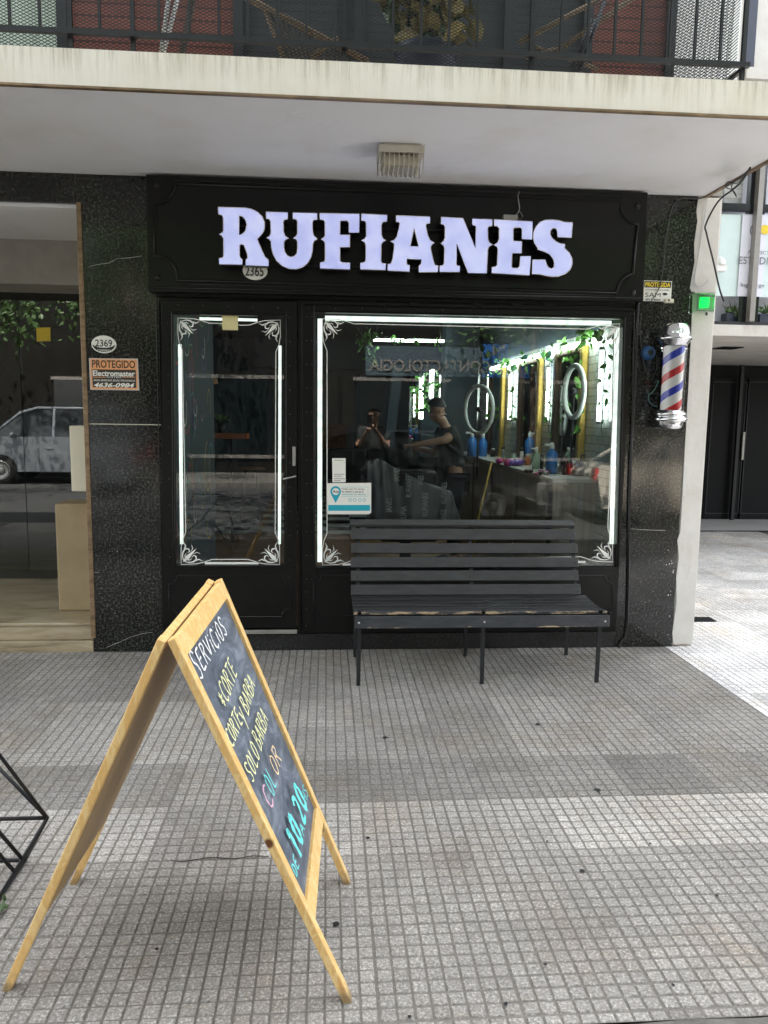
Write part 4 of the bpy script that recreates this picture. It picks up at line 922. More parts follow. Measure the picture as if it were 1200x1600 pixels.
def ctext(s, p0, p1, ptop, colr, wd, gaps=1.0, slant=.08):
    o_ = BB(0, 0) - NB * .0078; A_ = onp(*p0, o_, NB); B_ = onp(*p1, o_, NB); U = (B_ - A_); L = U.length; U.normalize()
    V = NB.cross(U).normalized()
    T_ = onp(*ptop, o_, NB); h = abs((T_ - A_).dot(V)) * 1.22
    if (T_ - A_).dot(V) < 0: V = -V
    G_ = {'A': [[(0, 0), (.3, .6), (.5, 1), (.7, .5), (.95, 0)], [(.15, .38), (.85, .42)]],
     'B': [[(.1, 0), (.1, 1)], [(.0, 1), (.6, 1), (.75, .8), (.5, .58), (.15, .52)], [(.5, .56), (.9, .35), (.75, .05), (0, 0)]],
     'C': [[(.95, .85), (.7, 1), (.3, .9), (.08, .5), (.2, .1), (.6, -.02), (.95, .12)]],
     'D': [[(.1, 0), (.1, 1)], [(0, 1), (.6, .9), (.9, .5), (.6, .08), (0, 0)]],
     'E': [[(.9, 1), (.15, .98), (.12, .5), (.1, .0), (.9, .04)], [(.12, .52), (.75, .55)]],
     'H': [[(.1, 0), (.1, 1)], [(.85, 0), (.85, 1)], [(.1, .5), (.85, .5)]],
     'I': [[(.5, 0), (.5, .68)], [(.47, .9), (.53, .93)]], 'L': [[(.2, 1), (.15, 0), (.9, .04)]],
     'O': [[(.5, 1), (.15, .8), (.08, .4), (.3, .02), (.65, .02), (.9, .4), (.85, .8), (.5, 1), (.4, .98)]],
     'R': [[(.1, 0), (.12, 1)], [(.0, .98), (.65, 1), (.8, .75), (.5, .55), (.15, .5)], [(.4, .52), (.95, 0)]],
     'S': [[(.9, .85), (.6, 1), (.2, .9), (.2, .65), (.7, .42), (.8, .15), (.5, 0), (.05, .1)]],
     'T': [[(0, .96), (1, 1)], [(.5, .98), (.48, 0)]], 'V': [[(.05, 1), (.45, 0), (.95, 1)]], 'Y': [[(.05, .8), (.45, .3)], [(.95, .85), (.3, -.3)]],
     '1': [[(.2, .75), (.55, 1), (.5, 0)]], '0': [[(.5, 1), (.15, .75), (.15, .25), (.5, 0), (.85, .25), (.85, .75), (.5, 1)]],
     '2': [[(.1, .8), (.4, 1), (.8, .85), (.7, .5), (.1, .02), (.95, .05)]], '*': [[(.1, .3), (.9, .6)], [(.2, .7), (.8, .2)], [(.5, .8), (.5, .1)]], ' ': []}
    m = MB(); rr = random.Random(len(s) * 7 + int(p0[0])); n = sum(.55 if c == ' ' or c == 'I' else 1 for c in s); adv = L / n; x = 0
    for c in s:
        w_ = adv * (.55 if c in ' I' else 1)
        big = 1.35 if (s.startswith('SERV') and x == 0) else 1
        for st in G_[c]:
            pts = [(x + w_ * .08 + a * w_ * .8 + slant * b * h, b * h * big - (big - 1) * h * .4 + rr.uniform(-.03, .03) * h) for a, b in st]
            fine = []
            for i in range(len(pts) - 1):
                p_, q_ = Vector(pts[i]), Vector(pts[i + 1])
                for k in range(4): fine.append(p_.lerp(q_, k / 4))
            fine.append(Vector(pts[-1]))
            if len(fine) > 8:
                fine = [fine[0]] + [(fine[i - 1] + fine[i] * 2 + fine[i + 1]) / 4 for i in range(1, len(fine) - 1)] + [fine[-1]]
            m.stroke([(v.x, v.y) for v in fine], [wd * .95 * rr.uniform(.6, 1.3) for _ in fine], A_, U, V, NB, 0, .0012)
        x += w_
    o2 = m.obj('chalk_writing', colr, CB); lab(o2, 'chalk writing in ' + colr.split('_')[1] + ' reading ' + s.strip('* '))
ctext('SERVICIOS', (311, 1060), (356, 988), (300, 1032), 'chalk_white', .0062)
ctext('*CORTE', (351, 1110), (371, 1052), (340, 1082), 'chalk_yellow', .0055)
ctext('CORTE', (363, 1170), (379, 1127), (356, 1140), 'chalk_yellow', .0055)
ctext('Y BARBA', (383, 1135), (399, 1072), (372, 1113), 'chalk_yellow', .0055)
ctext('SOLO BARBA', (395, 1226), (419, 1125), (384, 1198), 'chalk_yellow', .0055)
ctext('C', (424, 1268), (427, 1248), (413, 1236), 'chalk_pink', .0055)
ctext('OL', (427, 1248), (432, 1222), (414, 1222), 'chalk_cyan', .0055)
ctext('OR', (433, 1216), (440, 1186), (422, 1192), 'chalk_peach', .0055)
ctext('DE', (463, 1372), (467, 1350), (457, 1352), 'chalk_cyan', .006)
ctext('10', (469, 1348), (474, 1306), (450, 1312), 'chalk_cyan', .019)
ctext('A', (474, 1308), (476, 1294), (468, 1298), 'chalk_cyan', .006)
ctext('20', (476, 1294), (480, 1254), (459, 1262), 'chalk_cyan', .016)
ctext('HS', (479, 1258), (481, 1238), (472, 1246), 'chalk_cyan', .004)
# the thin strap on the ground between the legs and a wilted weed
q = [unp(a, b, 2, .003) for a, b in [(270, 1345), (285, 1347), (300, 1344), (330, 1340), (365, 1342), (395, 1338), (420, 1338)]]
m = MB(); m.tube([v + Vector((0, 0, .002 * (i % 2))) for i, v in enumerate(q)], .0018, 5); tag(m.obj('string', 'cable'), 'thin dark string lying on the paving between the A-frame legs', 'string')

# ------------------------------------------------------------------ geometric wire stand at the left edge
A0 = unp(74, 1278, 1, -2.78); zA = A0.z
WS = thing('wire_stand', 'black geometric wire plant stand cut off at the left edge of the photo', 'plant stand', (A0.x - .32, -2.78, 0))
T1 = unp(-70, 1089, 1, -2.94); T2 = unp(-70, 1130, 1, -2.62); g1 = unp(-20, 1432, 2, .006); g2 = g1 + Vector((0, .32, 0))
A1 = A0 + Vector((-.006, 0, 0)); cx = A0.x - .34
mir = lambda v: Vector((2 * cx - v.x, v.y, v.z)); m = MB()
A2 = A0 + Vector((-.012, .10, .0)); A3 = A0 + Vector((0, -.06, 0))
E_ = [(A0, T1), (A0, T2), (A0, g1), (A0, g2), (T1, T2), (T1, mir(T1)), (T2, mir(T2)), (g1, mir(g1)), (g2, mir(g2)), (mir(A0), mir(T1)), (mir(A0), mir(T2)), (mir(A0), mir(g1)), (mir(A0), mir(g2)), (g1, g2), (A0, mir(A0))]
E_ += [(A0.lerp(g1, .42), T1.lerp(mir(T1), .3) * .5 + A0.lerp(mir(A0), .45) * .5), (A0.lerp(g1, .55), A0.lerp(mir(A0), .5) * .6 + T1.lerp(mir(T1), .4) * .4)]
for a, b in E_: m.tube([a, b], .0062, 6)
m.obj('wire_frame', 'black_iron', WS)
def leaves(m, pts, n, spread, size, rnd, mi=0, droop=.3):
    for _ in range(n):
        c = Vector(rnd.choice(pts)) + Vector((rnd.gauss(0, spread), rnd.gauss(0, spread), rnd.gauss(0, spread)))
        d = Vector((rnd.gauss(0, 1), rnd.gauss(0, 1), rnd.gauss(0, 1) - droop)).normalized(); s_ = size * rnd.uniform(.6, 1.3)
        u = d.cross(Vector((rnd.gauss(0, 1), rnd.gauss(0, 1), rnd.gauss(0, 1)))).normalized() * s_ * .36; nn = d.cross(u).normalized() * s_ * .08
        m.add([c, c + d * s_ * .3 + u * .8 + nn, c + d * s_ * .65 + u * .7 + nn, c + d * s_, c + d * s_ * .65 - u * .7 + nn, c + d * s_ * .3 - u * .8 + nn], [(0, 1, 2, 3), (0, 3, 4, 5)], mi)
rl = random.Random(11)
q = unp(4, 1422, 2, .01); m = MB(); leaves(m, [q + Vector((-.01, 0, .008))], 5, .010, .035, rl); tag(m.obj('fallen_sprig', 'leaf'), 'small green sprig of leaves lying on the paving near the wire stand', 'leaves')

# ------------------------------------------------------------------ balcony railing and what stands behind it
BR_ = thing('balcony_railing', 'black iron balcony railing of thin square bars over an expanded metal mesh', 'railing', (.2, -1.32, ZT))
yr = -1.325
zr = unp(600, 75, 1, yr).z; xe = unp(1166, 100, 1, yr).x
m = MB(); m.box(-4.5, xe + .012, yr - .02, yr + .006, zr - .011, zr + .011); m.obj('bottom_rail', 'black_iron', BR_)
m = MB(); m.box(-4.5, xe + .012, yr - .025, yr + .02, 4.35, 4.385); m.obj('top_rail', 'black_iron', BR_)
bars = [16, 63, 156, 249, 296, 342, 387.5, 434, 479, 524, 569, 614, 658, 702, 746, 789, 877, 919, 961, 1003, 1048, 1087, 1127]
x0b = unp(300, 40, 1, yr).x
b0 = None
bl = [unp(p, 35, 1, yr).x for p in bars] + [unp(16, 35, 1, yr).x - .137 * k for k in range(1, 12)]
for x in bl:
    if b0 is None:
        m = MB(); m.box(x - .006, x + .006, yr - .012, yr + .0, zr + .0115, 4.3495); b0 = m.obj('bar', 'black_iron', BR_); xb0 = x
    else:
        c = b0.copy(); COL.objects.link(c); c.parent = BR_; c.location = b0.location + Vector((x - xb0, 0, 0))
for px in (108, 206, 538, 833, 1167):
    x = unp(px, 40, 1, yr).x; m = MB(); m.box(x - .010, x + .010, yr + .0065, yr + .026, ZT + .001, 4.3495); m.obj('post', 'black_iron', BR_)
m = MB(); m.box(xe - .008, xe + .008, yr + .027, -.01, zr - .01, zr + .01); m.box(xe - .008, xe + .008, yr + .027, -.01, 4.35, 4.38); m.split('side_rail', 'black_iron', BR_)
m = MB(); yy = yr + .032; m.add([(-4.5, yy, ZT + .002), (xe - .06, yy, ZT + .002), (xe - .06, yy, 4.33), (-4.5, yy, 4.33)], [(0, 1, 2, 3)]); m.obj('mesh_panel', 'expanded', BR_)
m = MB(); m.add([(xe - .03, yr + .04, ZT + .002), (xe - .03, -.02, ZT + .002), (xe - .03, -.02, 4.33), (xe - .03, yr + .04, 4.33)], [(0, 1, 2, 3)]); m.obj('side_mesh_panel', 'expanded', BR_)
def bp3(px, py, y): p = unp(px, py, 1, y); return p
DC = thing('deck_chair', 'cane and wood lounge chair leaning behind the railing above the letters R to I', 'chair', (.0, -.9, ZT))
m = MB(); yc = -1.0
a, b = bp3(402, 5, yc), bp3(574, 96, yc); a2 = a + (a - b) * .3; m.tube([a2, b], .018, 8); m.tube([bp3(415, 18, yc), bp3(450, 110, yc)], .012, 8); m.tube([bp3(486, 90, yc), bp3(528, 60, yc)], .014, 8); m.tube([bp3(574, 96, yc), bp3(574, 112, yc)], .018, 8); m.obj('frame', 'straw', DC)
m = MB()
for k in range(17): m.tube([bp3(416 + k * 8.4, 18 + k * 4.5, yc + .01), bp3(448 + k * 6.2, 108 + k * .3, yc + .01)], .0035, 4)
m.obj('woven_cords', 'straw', DC)
DC2 = thing('folding_chair', 'folded wooden chair leaning at the right end of the balcony', 'chair', (1.6, -.6, ZT))
m = MB(); yc = -.75
for a, b, r in (((812, 66), (945, -6), .014), ((868, 82), (1012, -20), .014), ((836, 74), (935, 108), .012), ((822, 90), (870, 76), .012)): m.tube([bp3(*a, yc), bp3(*b, yc)], r, 8)
m.obj('wood_frame', 'straw', DC2)
m = MB(); m.tube([bp3(905, 112, yc - .04), bp3(948, -8, yc - .04)], .012, 6); m.tube([bp3(893, 106, yc - .05), bp3(925, 30, yc - .05)], .008, 6); m.tube([bp3(901, 106, yc - .06), bp3(930, 30, yc - .06)], .008, 6); m.obj('black_strut', 'black_iron', DC2)
m = MB(); m.bar(bp3(280, 110, -.8), bp3(306, -30, -.8), .03, .03); tag(m.obj('wooden_pole', 'bark'), 'brown wooden pole leaning behind the balcony railing above the door', 'pole')
for (p, q, n_) in (((252, 80), (266, -20), 'left strand'), ((256, 80), (282, -20), 'right strand')):
    m = MB(); m.tube([bp3(*p, -1.15), bp3(*q, -1.15)], .011, 6); tag(m.obj('rope', 'rope'), 'white braided rope on the balcony, the ' + n_ + ' of the pair', 'rope', 'white ropes on the balcony')
PB = thing('potted_plant', 'plant with yellowing leaves in a dark blue pot on the balcony', 'plant', (bp3(665, 90, -.8).x, -.8, ZT))
c = bp3(665, 90, -.8); m = MB(); m.lathe([(0, 0), (.13, 0), (.17, .28), (.18, .3), (.16, .3), (.15, .26), (0, .25)], (c.x, -.8, ZT + .003), 20); m.obj('pot', 'pot', PB)
m = MB(); leaves(m, [(c.x - .05, -.85, ZT + .48), (c.x + .08, -.85, ZT + .5), (c.x, -.8, ZT + .6)], 160, .08, .13, rl, 0, .5); leaves(m, [(c.x, -.8, ZT + .65)], 120, .1, .13, rl, 1); m.obj('foliage', ['leaf_yellow', 'leaf'], PB)
m = MB(); m.tube([(c.x, -.8, ZT + .26), (c.x + .01, -.8, ZT + .6)], .012, 6); m.obj('stem', 'bark', PB)

# ------------------------------------------------------------------ the neighbour's building
NBD = thing('office_building', 'neighbouring white office building with frosted shop windows over a dark recessed entrance', 'building', (5.6, 6, 0))
yn = 2.8
zc0 = unp(1150, 525, 1, yn).z; zc1 = unp(1150, 507, 1, yn).z
m = MB(); m.box(PX2 + .004, 16, yn, 7.2, zc0, zc1 - .002); m.obj('entrance_canopy', 'white_wall', NBD, bevel=.004)
xw = unp(1128, 400, 1, yn).x - .03
m = MB(); m.box(PX2 + .004, xw, yn + .01, 7, zc1, 8); m.box(xw, 16, yn + .01, 7, 4.95, 8); m.obj('front_wall', 'white_wall', NBD)
m = MB(); m.box(xw, 16, yn + .25, yn + .3, zc1, 4.95); m.obj('window_back_wall', 'frost_white', NBD)
m = MB(); m.box(xw, 16, yn + .0, yn + .24, zc1, zc1 + .03); m.obj('window_sill', 'black_iron', NBD)
def nx(px, py): p = unp(px, py, 1, yn); return p.x, p.z
m = MB()
zp0, zp1 = nx(1150, 462)[1], nx(1150, 333)[1]
m = MB(); m.box(xw + .02, 5.6, yn + .05, yn + .056, zp0, zp1); m.obj('frosted_poster', 'frost', NBD)
x1_, x2_ = nx(1160, 420)[0], nx(1196, 420)[0]
m = MB(); m.box(x1_ - .02, x2_ + .0, yn + .03, yn + .036, zp0, zp1); m.obj('white_poster', 'frost_white', NBD)
m = MB(); a = nx(1156, 411.5); b = nx(1203, 411.5); m.text('ESTUDIO', (a[0], yn + .022, a[1]), X, Z, (b[0] - a[0]) * 1.22, .075); a = nx(1171, 396); m.text('PROYECTO', (a[0], yn + .022, a[1]), X, Z, .27, .035)
a = nx(1159, 449); m.text('Ing. Jorge', (a[0], yn + .022, a[1]), X, Z, .26, .05)
a = nx(1182, 353); m.stroke([(a[0] + .05 * math.cos(t), a[1] - .04 + .055 * math.sin(t)) for t in [R(20 + 300 * i / 16) for i in range(17)]], .012, (0, yn + .022, 0), X, Z, NY); m.obj('poster_lettering', 'ink_soft', NBD)
m = MB(); a = nx(1197, 358); m.poly([(a[0] + .05 * math.cos(t), a[1] + .05 * math.sin(t)) for t in [i * math.tau / 12 for i in range(12)]], (0, yn + .022, 0), X, Z, NY); m.obj('poster_mark', 'yellow', NBD)
m = MB()
for px in (1179,): x = nx(px, 380)[0]; m.box(x - .028, x + .028, yn - .06, yn + .02, zc1 + .03, 4.95)
m.obj('mullion', 'grey_metal', NBD)
m = MB(); x = nx(1157, 462)[0]; x3 = nx(1188, 462)[0]; m.box(x, x3, yn + .02, yn + .028, zc1 + .03, zp0 - .002); m.box(nx(1169, 300)[0], nx(1199, 300)[0], yn + .02, yn + .028, zp1 + .002, 4.95); m.box(xw, 5.6, yn + .012, yn + .06, nx(1150, 329)[1], nx(1150, 317)[1])
m.split('dark_panel', 'dark_glass', NBD)
m = MB(); m.box(nx(1139, 300)[0], nx(1168, 300)[0], yn + .1, yn + .11, nx(1150, 315)[1], 4.95); m.obj('shutter_reflection', 'shutter_refl', NBD)  # reflection of a shutter painted on a pale board behind the glass
for px, lb in ((1143, 'green spiky plant in a box behind the neighbour window left of the mullion'), (1195, 'green leafy plant at the neighbour window right of the mullion')):
    a = unp(px, 503, 1, yn + .14); t = thing('window_plant', lb, 'plant', (a.x, a.y, zc1 + .03), 'plants in the neighbour window'); m = MB()
    for k in range(26):
        an = rl.uniform(0, math.tau); el = rl.uniform(.35, 1.4); L_ = rl.uniform(.1, .17); d = Vector((math.cos(an) * math.cos(el), .35 * math.sin(an) * math.cos(el), math.sin(el)))
        c = Vector((a.x, a.y, zc1 + .13)); u = Vector((-d.z, 0, d.x)).normalized() * .011; m.add([c - u, c + u, c + d * L_], [(0, 1, 2)])
    m.obj('leaf_rosette', 'leaf', t); m = MB(); m.box(a.x - .09, a.x + .09, a.y - .06, a.y + .06, zc1 + .031, zc1 + .13); leaves(m, [(a.x, a.y - .03, zc1 + .12)], 30, .04, .05, rl, 1); m.obj('planter', ['pot', 'leaf'], t)
DL = thing('dome_lamp', 'white dome wall lamp above the green lamp box by the neighbour window', 'lamp', (nx(1120, 420)[0], yn - .05, nx(1120, 425)[1]))
a = nx(1120, 424); m = MB(); m.box(a[0] - .06, a[0] + .06, yn - .09, yn + .009, a[1] - .01, a[1] + .05); m.lathe([(.055, .05), (.06, .06), (.055, .1), (.03, .13), (0, .14)], (a[0], yn - .05, a[1]), 16); m.obj('dome', 'paint_white', DL)
# entrance under the canopy
yd = 6.9
m = MB(); m.box(PX2 + .005, 16, 7.0, 7.1, 0, zc0 - .001); m.box(15.9, 16, 3, 7.0, 0, zc0 - .001); m.box(PX2 + .005, 5.2, 5.62, 5.7, 0, zc0 - .001); m.obj('entrance_wall', 'entrance_black', NBD)
m = MB(); m.box(5.2, 15.9, 5.62, 6.99, -.01, .012); m.obj('entrance_floor', 'soffit', NBD)
m = MB(); m.box(5.2, 15.9, 5.6, 5.619, -.01, .014); m.obj('threshold', 'ink', NBD)
for (a, b, c_, d) in ((1112, 590, 1155, 810), (1168, 590, 1215, 812)):
    p = unp(a, b, 1, yd); q = unp(c_, d, 1, yd); m = MB(); m.box(p.x, q.x, yd, yd + .05, .013, p.z); dd = m.obj('door', 'entrance_black', NBD)
    m = MB()
    for u0, u1, v0, v1 in ((p.x + .03, p.x + .045, .1, p.z - .06), (q.x - .045, q.x - .03, .1, p.z - .06), (p.x + .03, q.x - .03, p.z - .075, p.z - .06), (p.x + .03, q.x - .03, .1, .115)): m.box(u0, u1, yd - .012, yd, v0, v1)
    m.obj('moulding', 'black_iron', dd); m = MB(); hx = q.x - .03; m.box(hx - .025, hx + .01, yd - .04, yd - .015, 1.0, 1.45); m.obj('pull_handle', 'alu', dd)
p = unp(1157, 585, 1, yd - .1); m = MB(); m.box(p.x, p.x + .05, yd - .12, yd - .06, .013, zc0 - .01); m.split('door_frame', 'black_iron', NBD)
m = MB(); p = unp(1132, 543, 2, zc0); m.box(p.x - .1, p.x + .17, p.y - .15, p.y + .15, zc0 - .012, zc0 - .001); m.obj('soffit_lamp', 'dark_glass', NBD)
p = unp(1098, 968, 2, 0); m = MB(); m.box(p.x - .12, p.x + .09, p.y - .07, p.y + .07, .001, .004); tag(m.obj('drain_cover', 'black_iron'), 'small square black drain cover on the pale paving beside the white pillar', 'drain cover')
# upper neighbour parts seen past the railing
m = MB(); a = unp(1166, 122, 1, 2.2); m.box(a.x, 9, 2.2, yn + .009, a.z, unp(1166, 104, 1, 2.2).z); m.box(a.x + .15, a.x + .5, 2.4, 2.6, a.z - .1, a.z); m.obj('upper_ledge', 'white_wall', NBD)
m = MB(); a = unp(1166, 60, 1, yn).x; m.box(a, a + .09, yn - .02, yn + .009, 5.2, 8); m.obj('drain_pipe', 'pot', NBD)

# ================================================================== INSIDE THE SHOP
XR = 2.1
def rw(px, py, x=XR): p = unp(px, py, 0, x); return p
def tubelamp(label, a, b, r=.016, grp='led tubes inside the barber shop'):
    a, b = Vector(a), Vector(b); t = thing('led_tube', label, 'tube lamp', tuple(a), grp); d = (b - a).normalized() * .02
    m = MB(); m.tube([a, b], r, 8); m.obj('tube', 'led', t)
    m = MB(); m.tube([a - d, a + d * .3], r * 1.25, 8); m.split('end_cap', 'alu', t); m = MB(); m.tube([b - d * .3, b + d], r * 1.25, 8); m.split('end_cap', 'alu', t)
xt = XR - .05
for px, t_, b_, lb in ((938, 547, 659, 'vertical led tube nearest the window, right of the first gold mirror'), (856, 574, 657, 'vertical led tube between the first and second gold mirrors'), (797, 582, 656, 'vertical led tube between the second and third gold mirrors')):
    p, q = rw(px, t_, xt), rw(px, b_, xt); y = (p.y + q.y) / 2; tubelamp(lb, (xt, y, p.z), (xt, y, q.z))
p = rw(764, 585, xt); tubelamp('glowing tube in place of a reflected led tube beyond the third gold mirror', (xt, p.y, p.z), (xt, p.y, rw(764, 655, xt).z))  # solid glowing tube standing for a tube's mirror reflection
pa, pb = rw(936, 528, xt - .02), rw(768, 577, xt - .02); zt2 = (pa.z + pb.z) / 2
tubelamp('long led tube running along the top of the mirror wall', (xt - .02, pa.y, zt2), (xt - .02, pb.y, zt2), .02)
a, b = W(583, 531, 5.0), W(694, 533, 5.0); tubelamp('horizontal led tube hung across the shop behind the ivy', (a[0], 5.0, a[1]), (b[0], 5.0, b[1]), .018)
m = MB(); zz = (a[1] + b[1]) / 2
for x in (a[0] + .05, b[0] - .05): m.tube([(x, 5.0, zz + .02), (x, 5.0, 2.998)], .004, 5)
tag(m.obj('hanging_wire', 'cable'), 'thin wires holding the horizontal led tube from the ceiling', 'wire')
for px, y0p, y1p, lb in ((660, 588, 655, 'leftmost'), (676, 577, 622, 'middle'), (692, 585, 655, 'rightmost')):
    q, r_ = W(px, y0p, 6.6), W(px, y1p, 6.6); tubelamp(lb + ' of the three vertical led tubes at the back mirror left of the dark column', (q[0], 6.6, q[1]), (q[0], 6.6, r_[1]), .02)
def framed_mirror(label, y0, y1, z0, z1, both):
    t = thing('wall_mirror', label, 'mirror', (XR - .02, (y0 + y1) / 2, z0), 'framed mirrors on the tiled wall')
    m = MB(); m.box(XR - .03, XR - .002, y0, y1, z0, z1); m.obj('glass', 'mirror', t)
    w_ = .075; m = MB(); m.box(XR - .06, XR - .003, y0 - w_, y0, z0 - w_, z1 + w_); m.obj('frame_side', 'gold', t, bevel=.012)
    m = MB(); m.box(XR - .06, XR - .003, y1, y1 + w_, z0 - w_, z1 + w_); m.obj('frame_side', 'walnut', t, bevel=.012)
    m = MB(); m.box(XR - .058, XR - .003, y0 + .001, y1 - .001, z1, z1 + w_); m.box(XR - .058, XR - .003, y0 + .001, y1 - .001, z0 - w_, z0); m.obj('frame_rail', 'walnut', t, bevel=.012)
for lb, p0_, p1_ in (('gold and walnut framed mirror nearest the window', 914, 877), ('gold and walnut framed mirror second from the window', 847, 820), ('gold and walnut framed mirror third from the window', 789, 771)):
    framed_mirror(lb, rw(p0_, 600).y, rw(p1_, 600).y, 1.22, 2.17, True)
# back mirror panel left of the column
a, b = W(606, 575, 8.6), W(697, 720, 8.6)
m = MB(); m.box(W(640, 600, 6.7)[0], W(698, 600, 6.7)[0], 6.7, 6.72, 1.0, W(650, 578, 6.7)[1]); tag(m.obj('mirror_panel', 'mirror'), 'tall unframed mirror panel at the back left of the dark column', 'mirror')
m = MB(); m.bar((W(607, 700, 6.0)[0], 6.0, W(607, 700, 6.0)[1]), (W(622, 575, 6.0)[0], 6.0, W(622, 575, 6.0)[1]), .14, .05); tag(m.obj('leaning_board', 'navy'), 'dark board leaning at the back of the shop', 'board')

# counter along the right wall
xc, yc0 = W(865, 750, .6)[0], .6; zc = W(865, 748, .6)[1]
CT = thing('counter', 'grey oak barber counter with a white top along the mirror wall', 'counter', ((xc + XR) / 2, 3, RZ))
m = MB(); m.box(xc - .01, XR - .002, yc0 - .01, 6.9, zc - .03, zc); m.obj('counter_top', 'counter', CT, bevel=.003)
m = MB(); m.box(xc, XR - .003, yc0, yc0 + .025, RZ, zc - .031); m.obj('end_panel', 'greywood', CT)
m = MB(); a = W(905, 750, .59); m.box(a[0], a[0] + .036, .588, .5995, W(905, 808, .59)[1], zc - .035); m.obj('bracket', 'alu', CT)
m = MB()
for k in range(6): m.box(xc, xc + .02, yc0 + .2 + k * 1.05, yc0 + .21 + k * 1.05 + .9, RZ + .02, zc - .035)
m.box(xc + .02, XR - .003, yc0 + .03, 6.9, RZ, RZ + .02); m.obj('cupboard_front', 'greywood', CT)
m = MB(); m.box(xc - .09, xc + .0, .74, .76, zc - .22, zc - .05); m.box(xc - .09, xc - .0, .76, 1.1, zc - .22, zc - .2); m.obj('open_drawer', 'greywood', CT, bevel=.002)
def bottle(label, px, py, h, mat, x=1.86, sprayer=True):
    p = unp(px, py, 0, x); y = max(.8, p.y); t = thing('bottle', label, 'bottle', (x, y, zc), 'spray bottles on the counter')
    m = MB(); r = h * .19; m.lathe([(0, .0), (r, .0), (r, h * .62), (r * .5, h * .75), (r * .4, h * .8), (0, h * .8)], (x, y, zc + .001), 14); m.obj('bottle_body', mat, t)
    m = MB(); m.lathe([(r * .4, h * .8), (r * .45, h * .88), (r * .3, h), (0, h)], (x, y, zc + .001), 10); m.bar((x - r * 1.3, y, zc + h * .94), (x, y, zc + h * .94), h * .07, h * .06); m.obj('sprayer', 'paint_white', t)
bottle('blue spray bottle on the near end of the counter', 862, 715, .26, 'blue', 1.9)
bottle('blue spray bottle farther back on the counter, left one', 737, 712, .30, 'blue', 1.72)
bottle('blue spray bottle farther back on the counter, right one', 754, 712, .28, 'blue', 1.86)
bottle('clear small bottle standing between the blue bottles', 838, 712, .2, 'clear_green', 1.92)
def bits(name, label, cat, px, py, mats, n, sz, x=1.8):
    p = unp(px, py, 0, x); m = MB(); sp = .07 if n < 4 else .22
    for k in range(n):
        c = (x + rl.uniform(-.1, .1), p.y + rl.uniform(-sp, sp), zc + sz * .45); m.ball(c, sz * rl.uniform(.5, 1.0), (rl.uniform(.5, 1.4), rl.uniform(.5, 1.6), .55), 8, k % len(mats))
    m.f.reverse(); m.m.reverse(); m.sm.reverse(); return tag(m.obj(name, mats), label, cat)
bits('towel', 'purple and pink crumpled towel lying on the counter', 'towel', 795, 712, ['purple', 'pink'], 9, .07)
bits('sponge', 'red sponge on the counter near the blue bottles', 'sponge', 776, 710, ['red'], 2, .04)
bits('clipper', 'black hair clippers and combs lying on the counter', 'clippers', 835, 735, ['leather', 'pink', 'steel'], 9, .035, 1.74)
p = W(912, 735, .95); BG = thing('reflected_shape', 'rounded black shape in place of a car mirror reflection above the counter', 'reflected_shape', (p[0], .95, zc))  # solid dark shape standing for a reflected car mirror
m = MB(); m.prism([(p[0] - .12, zc + .001), (p[0] + .11, zc + .001), (p[0] + .115, zc + .07), (p[0] + .09, zc + .125), (p[0] - .09, zc + .13), (p[0] - .125, zc + .07)], .88, 1.02); m.obj('shape_body', 'leather', BG, bevel=.03)
m = MB(); m.tube([(p[0] - .05, .9, zc + .12), (p[0] - .04, .9, zc + .17), (p[0] + .04, .9, zc + .17), (p[0] + .05, .9, zc + .12)], .008, 6); m.obj('handle', 'leather', BG)
for k, (px, hh, rr_, mt) in enumerate(((770, .10, .03, 'leather'), (786, .14, .022, 'steel'), (803, .09, .035, 'clear_green'), (815, .16, .02, 'paint_white'), (824, .11, .028, 'orange'), (846, .13, .022, 'leather'), (872, .1, .03, 'steel'), (884, .15, .024, 'leather'))):
    p = unp(px, 715, 0, 1.98); t = thing('jar', ['black jar beyond the towel on the counter', 'steel tin just behind the purple towel on the counter', 'squat green jar on the counter by the second mirror', 'tall white tube on the counter by the second mirror', 'orange jar beside the tall white tube on the counter', 'black jar just left of the near blue bottle', 'steel jar just right of the near blue bottle', 'tall black jar next to the black reflected shape'][k], 'jar', (1.98, max(p.y, .75), zc), 'jars along the back of the counter')
    y = max(p.y, .75); m = MB(); m.lathe([(0, 0), (rr_, 0), (rr_, hh * .75), (rr_ * .8, hh * .8)], (1.98, y, zc + .001), 14); m.obj('jar_body', mt, t); m = MB(); m.lathe([(rr_ * .85, hh * .8), (rr_ * .85, hh), (0, hh)], (1.98, y, zc + .001), 14); m.obj('lid', 'ink' if k % 2 else 'alu', t)
# ring lights
def ringlight(label, c, rx, rz, nrm, stand):
    t = thing('ring_light', label, 'ring light', (c[0], c[1], c[2] - rz), 'ring lights by the barber stations')
    n = Vector(nrm).normalized(); u = n.cross(Z).normalized(); m = MB()
    P = [Vector(c) + u * rx * math.cos(a) + Z * rz * math.sin(a) for a in [math.tau * i / 32 for i in range(33)]]; m.tube(P, .022, 8, 0, False); m.obj('ring', 'ring', t)
    m = MB(); m.tube([Vector(c) + Z * -rz, Vector(c) + Z * (-rz) - Z * stand], .01, 6); m.tube([Vector(c) + Z * -rz, Vector(c)], .006, 6); m.ball(tuple(c), .03, (1, 1, 1), 8); m.obj('stand', 'cable', t)
q = W(748, 640, 2.9); ringlight('large ring light on a stand beside the barber', (q[0], 2.9, q[1]), .25, .25, (1, .46, 0), .5)
q = rw(897, 612, 1.93); ringlight('ring light in front of the mirror nearest the window', (1.93, q.y, q.z), .18, .2, (1, .1, 0), .4)
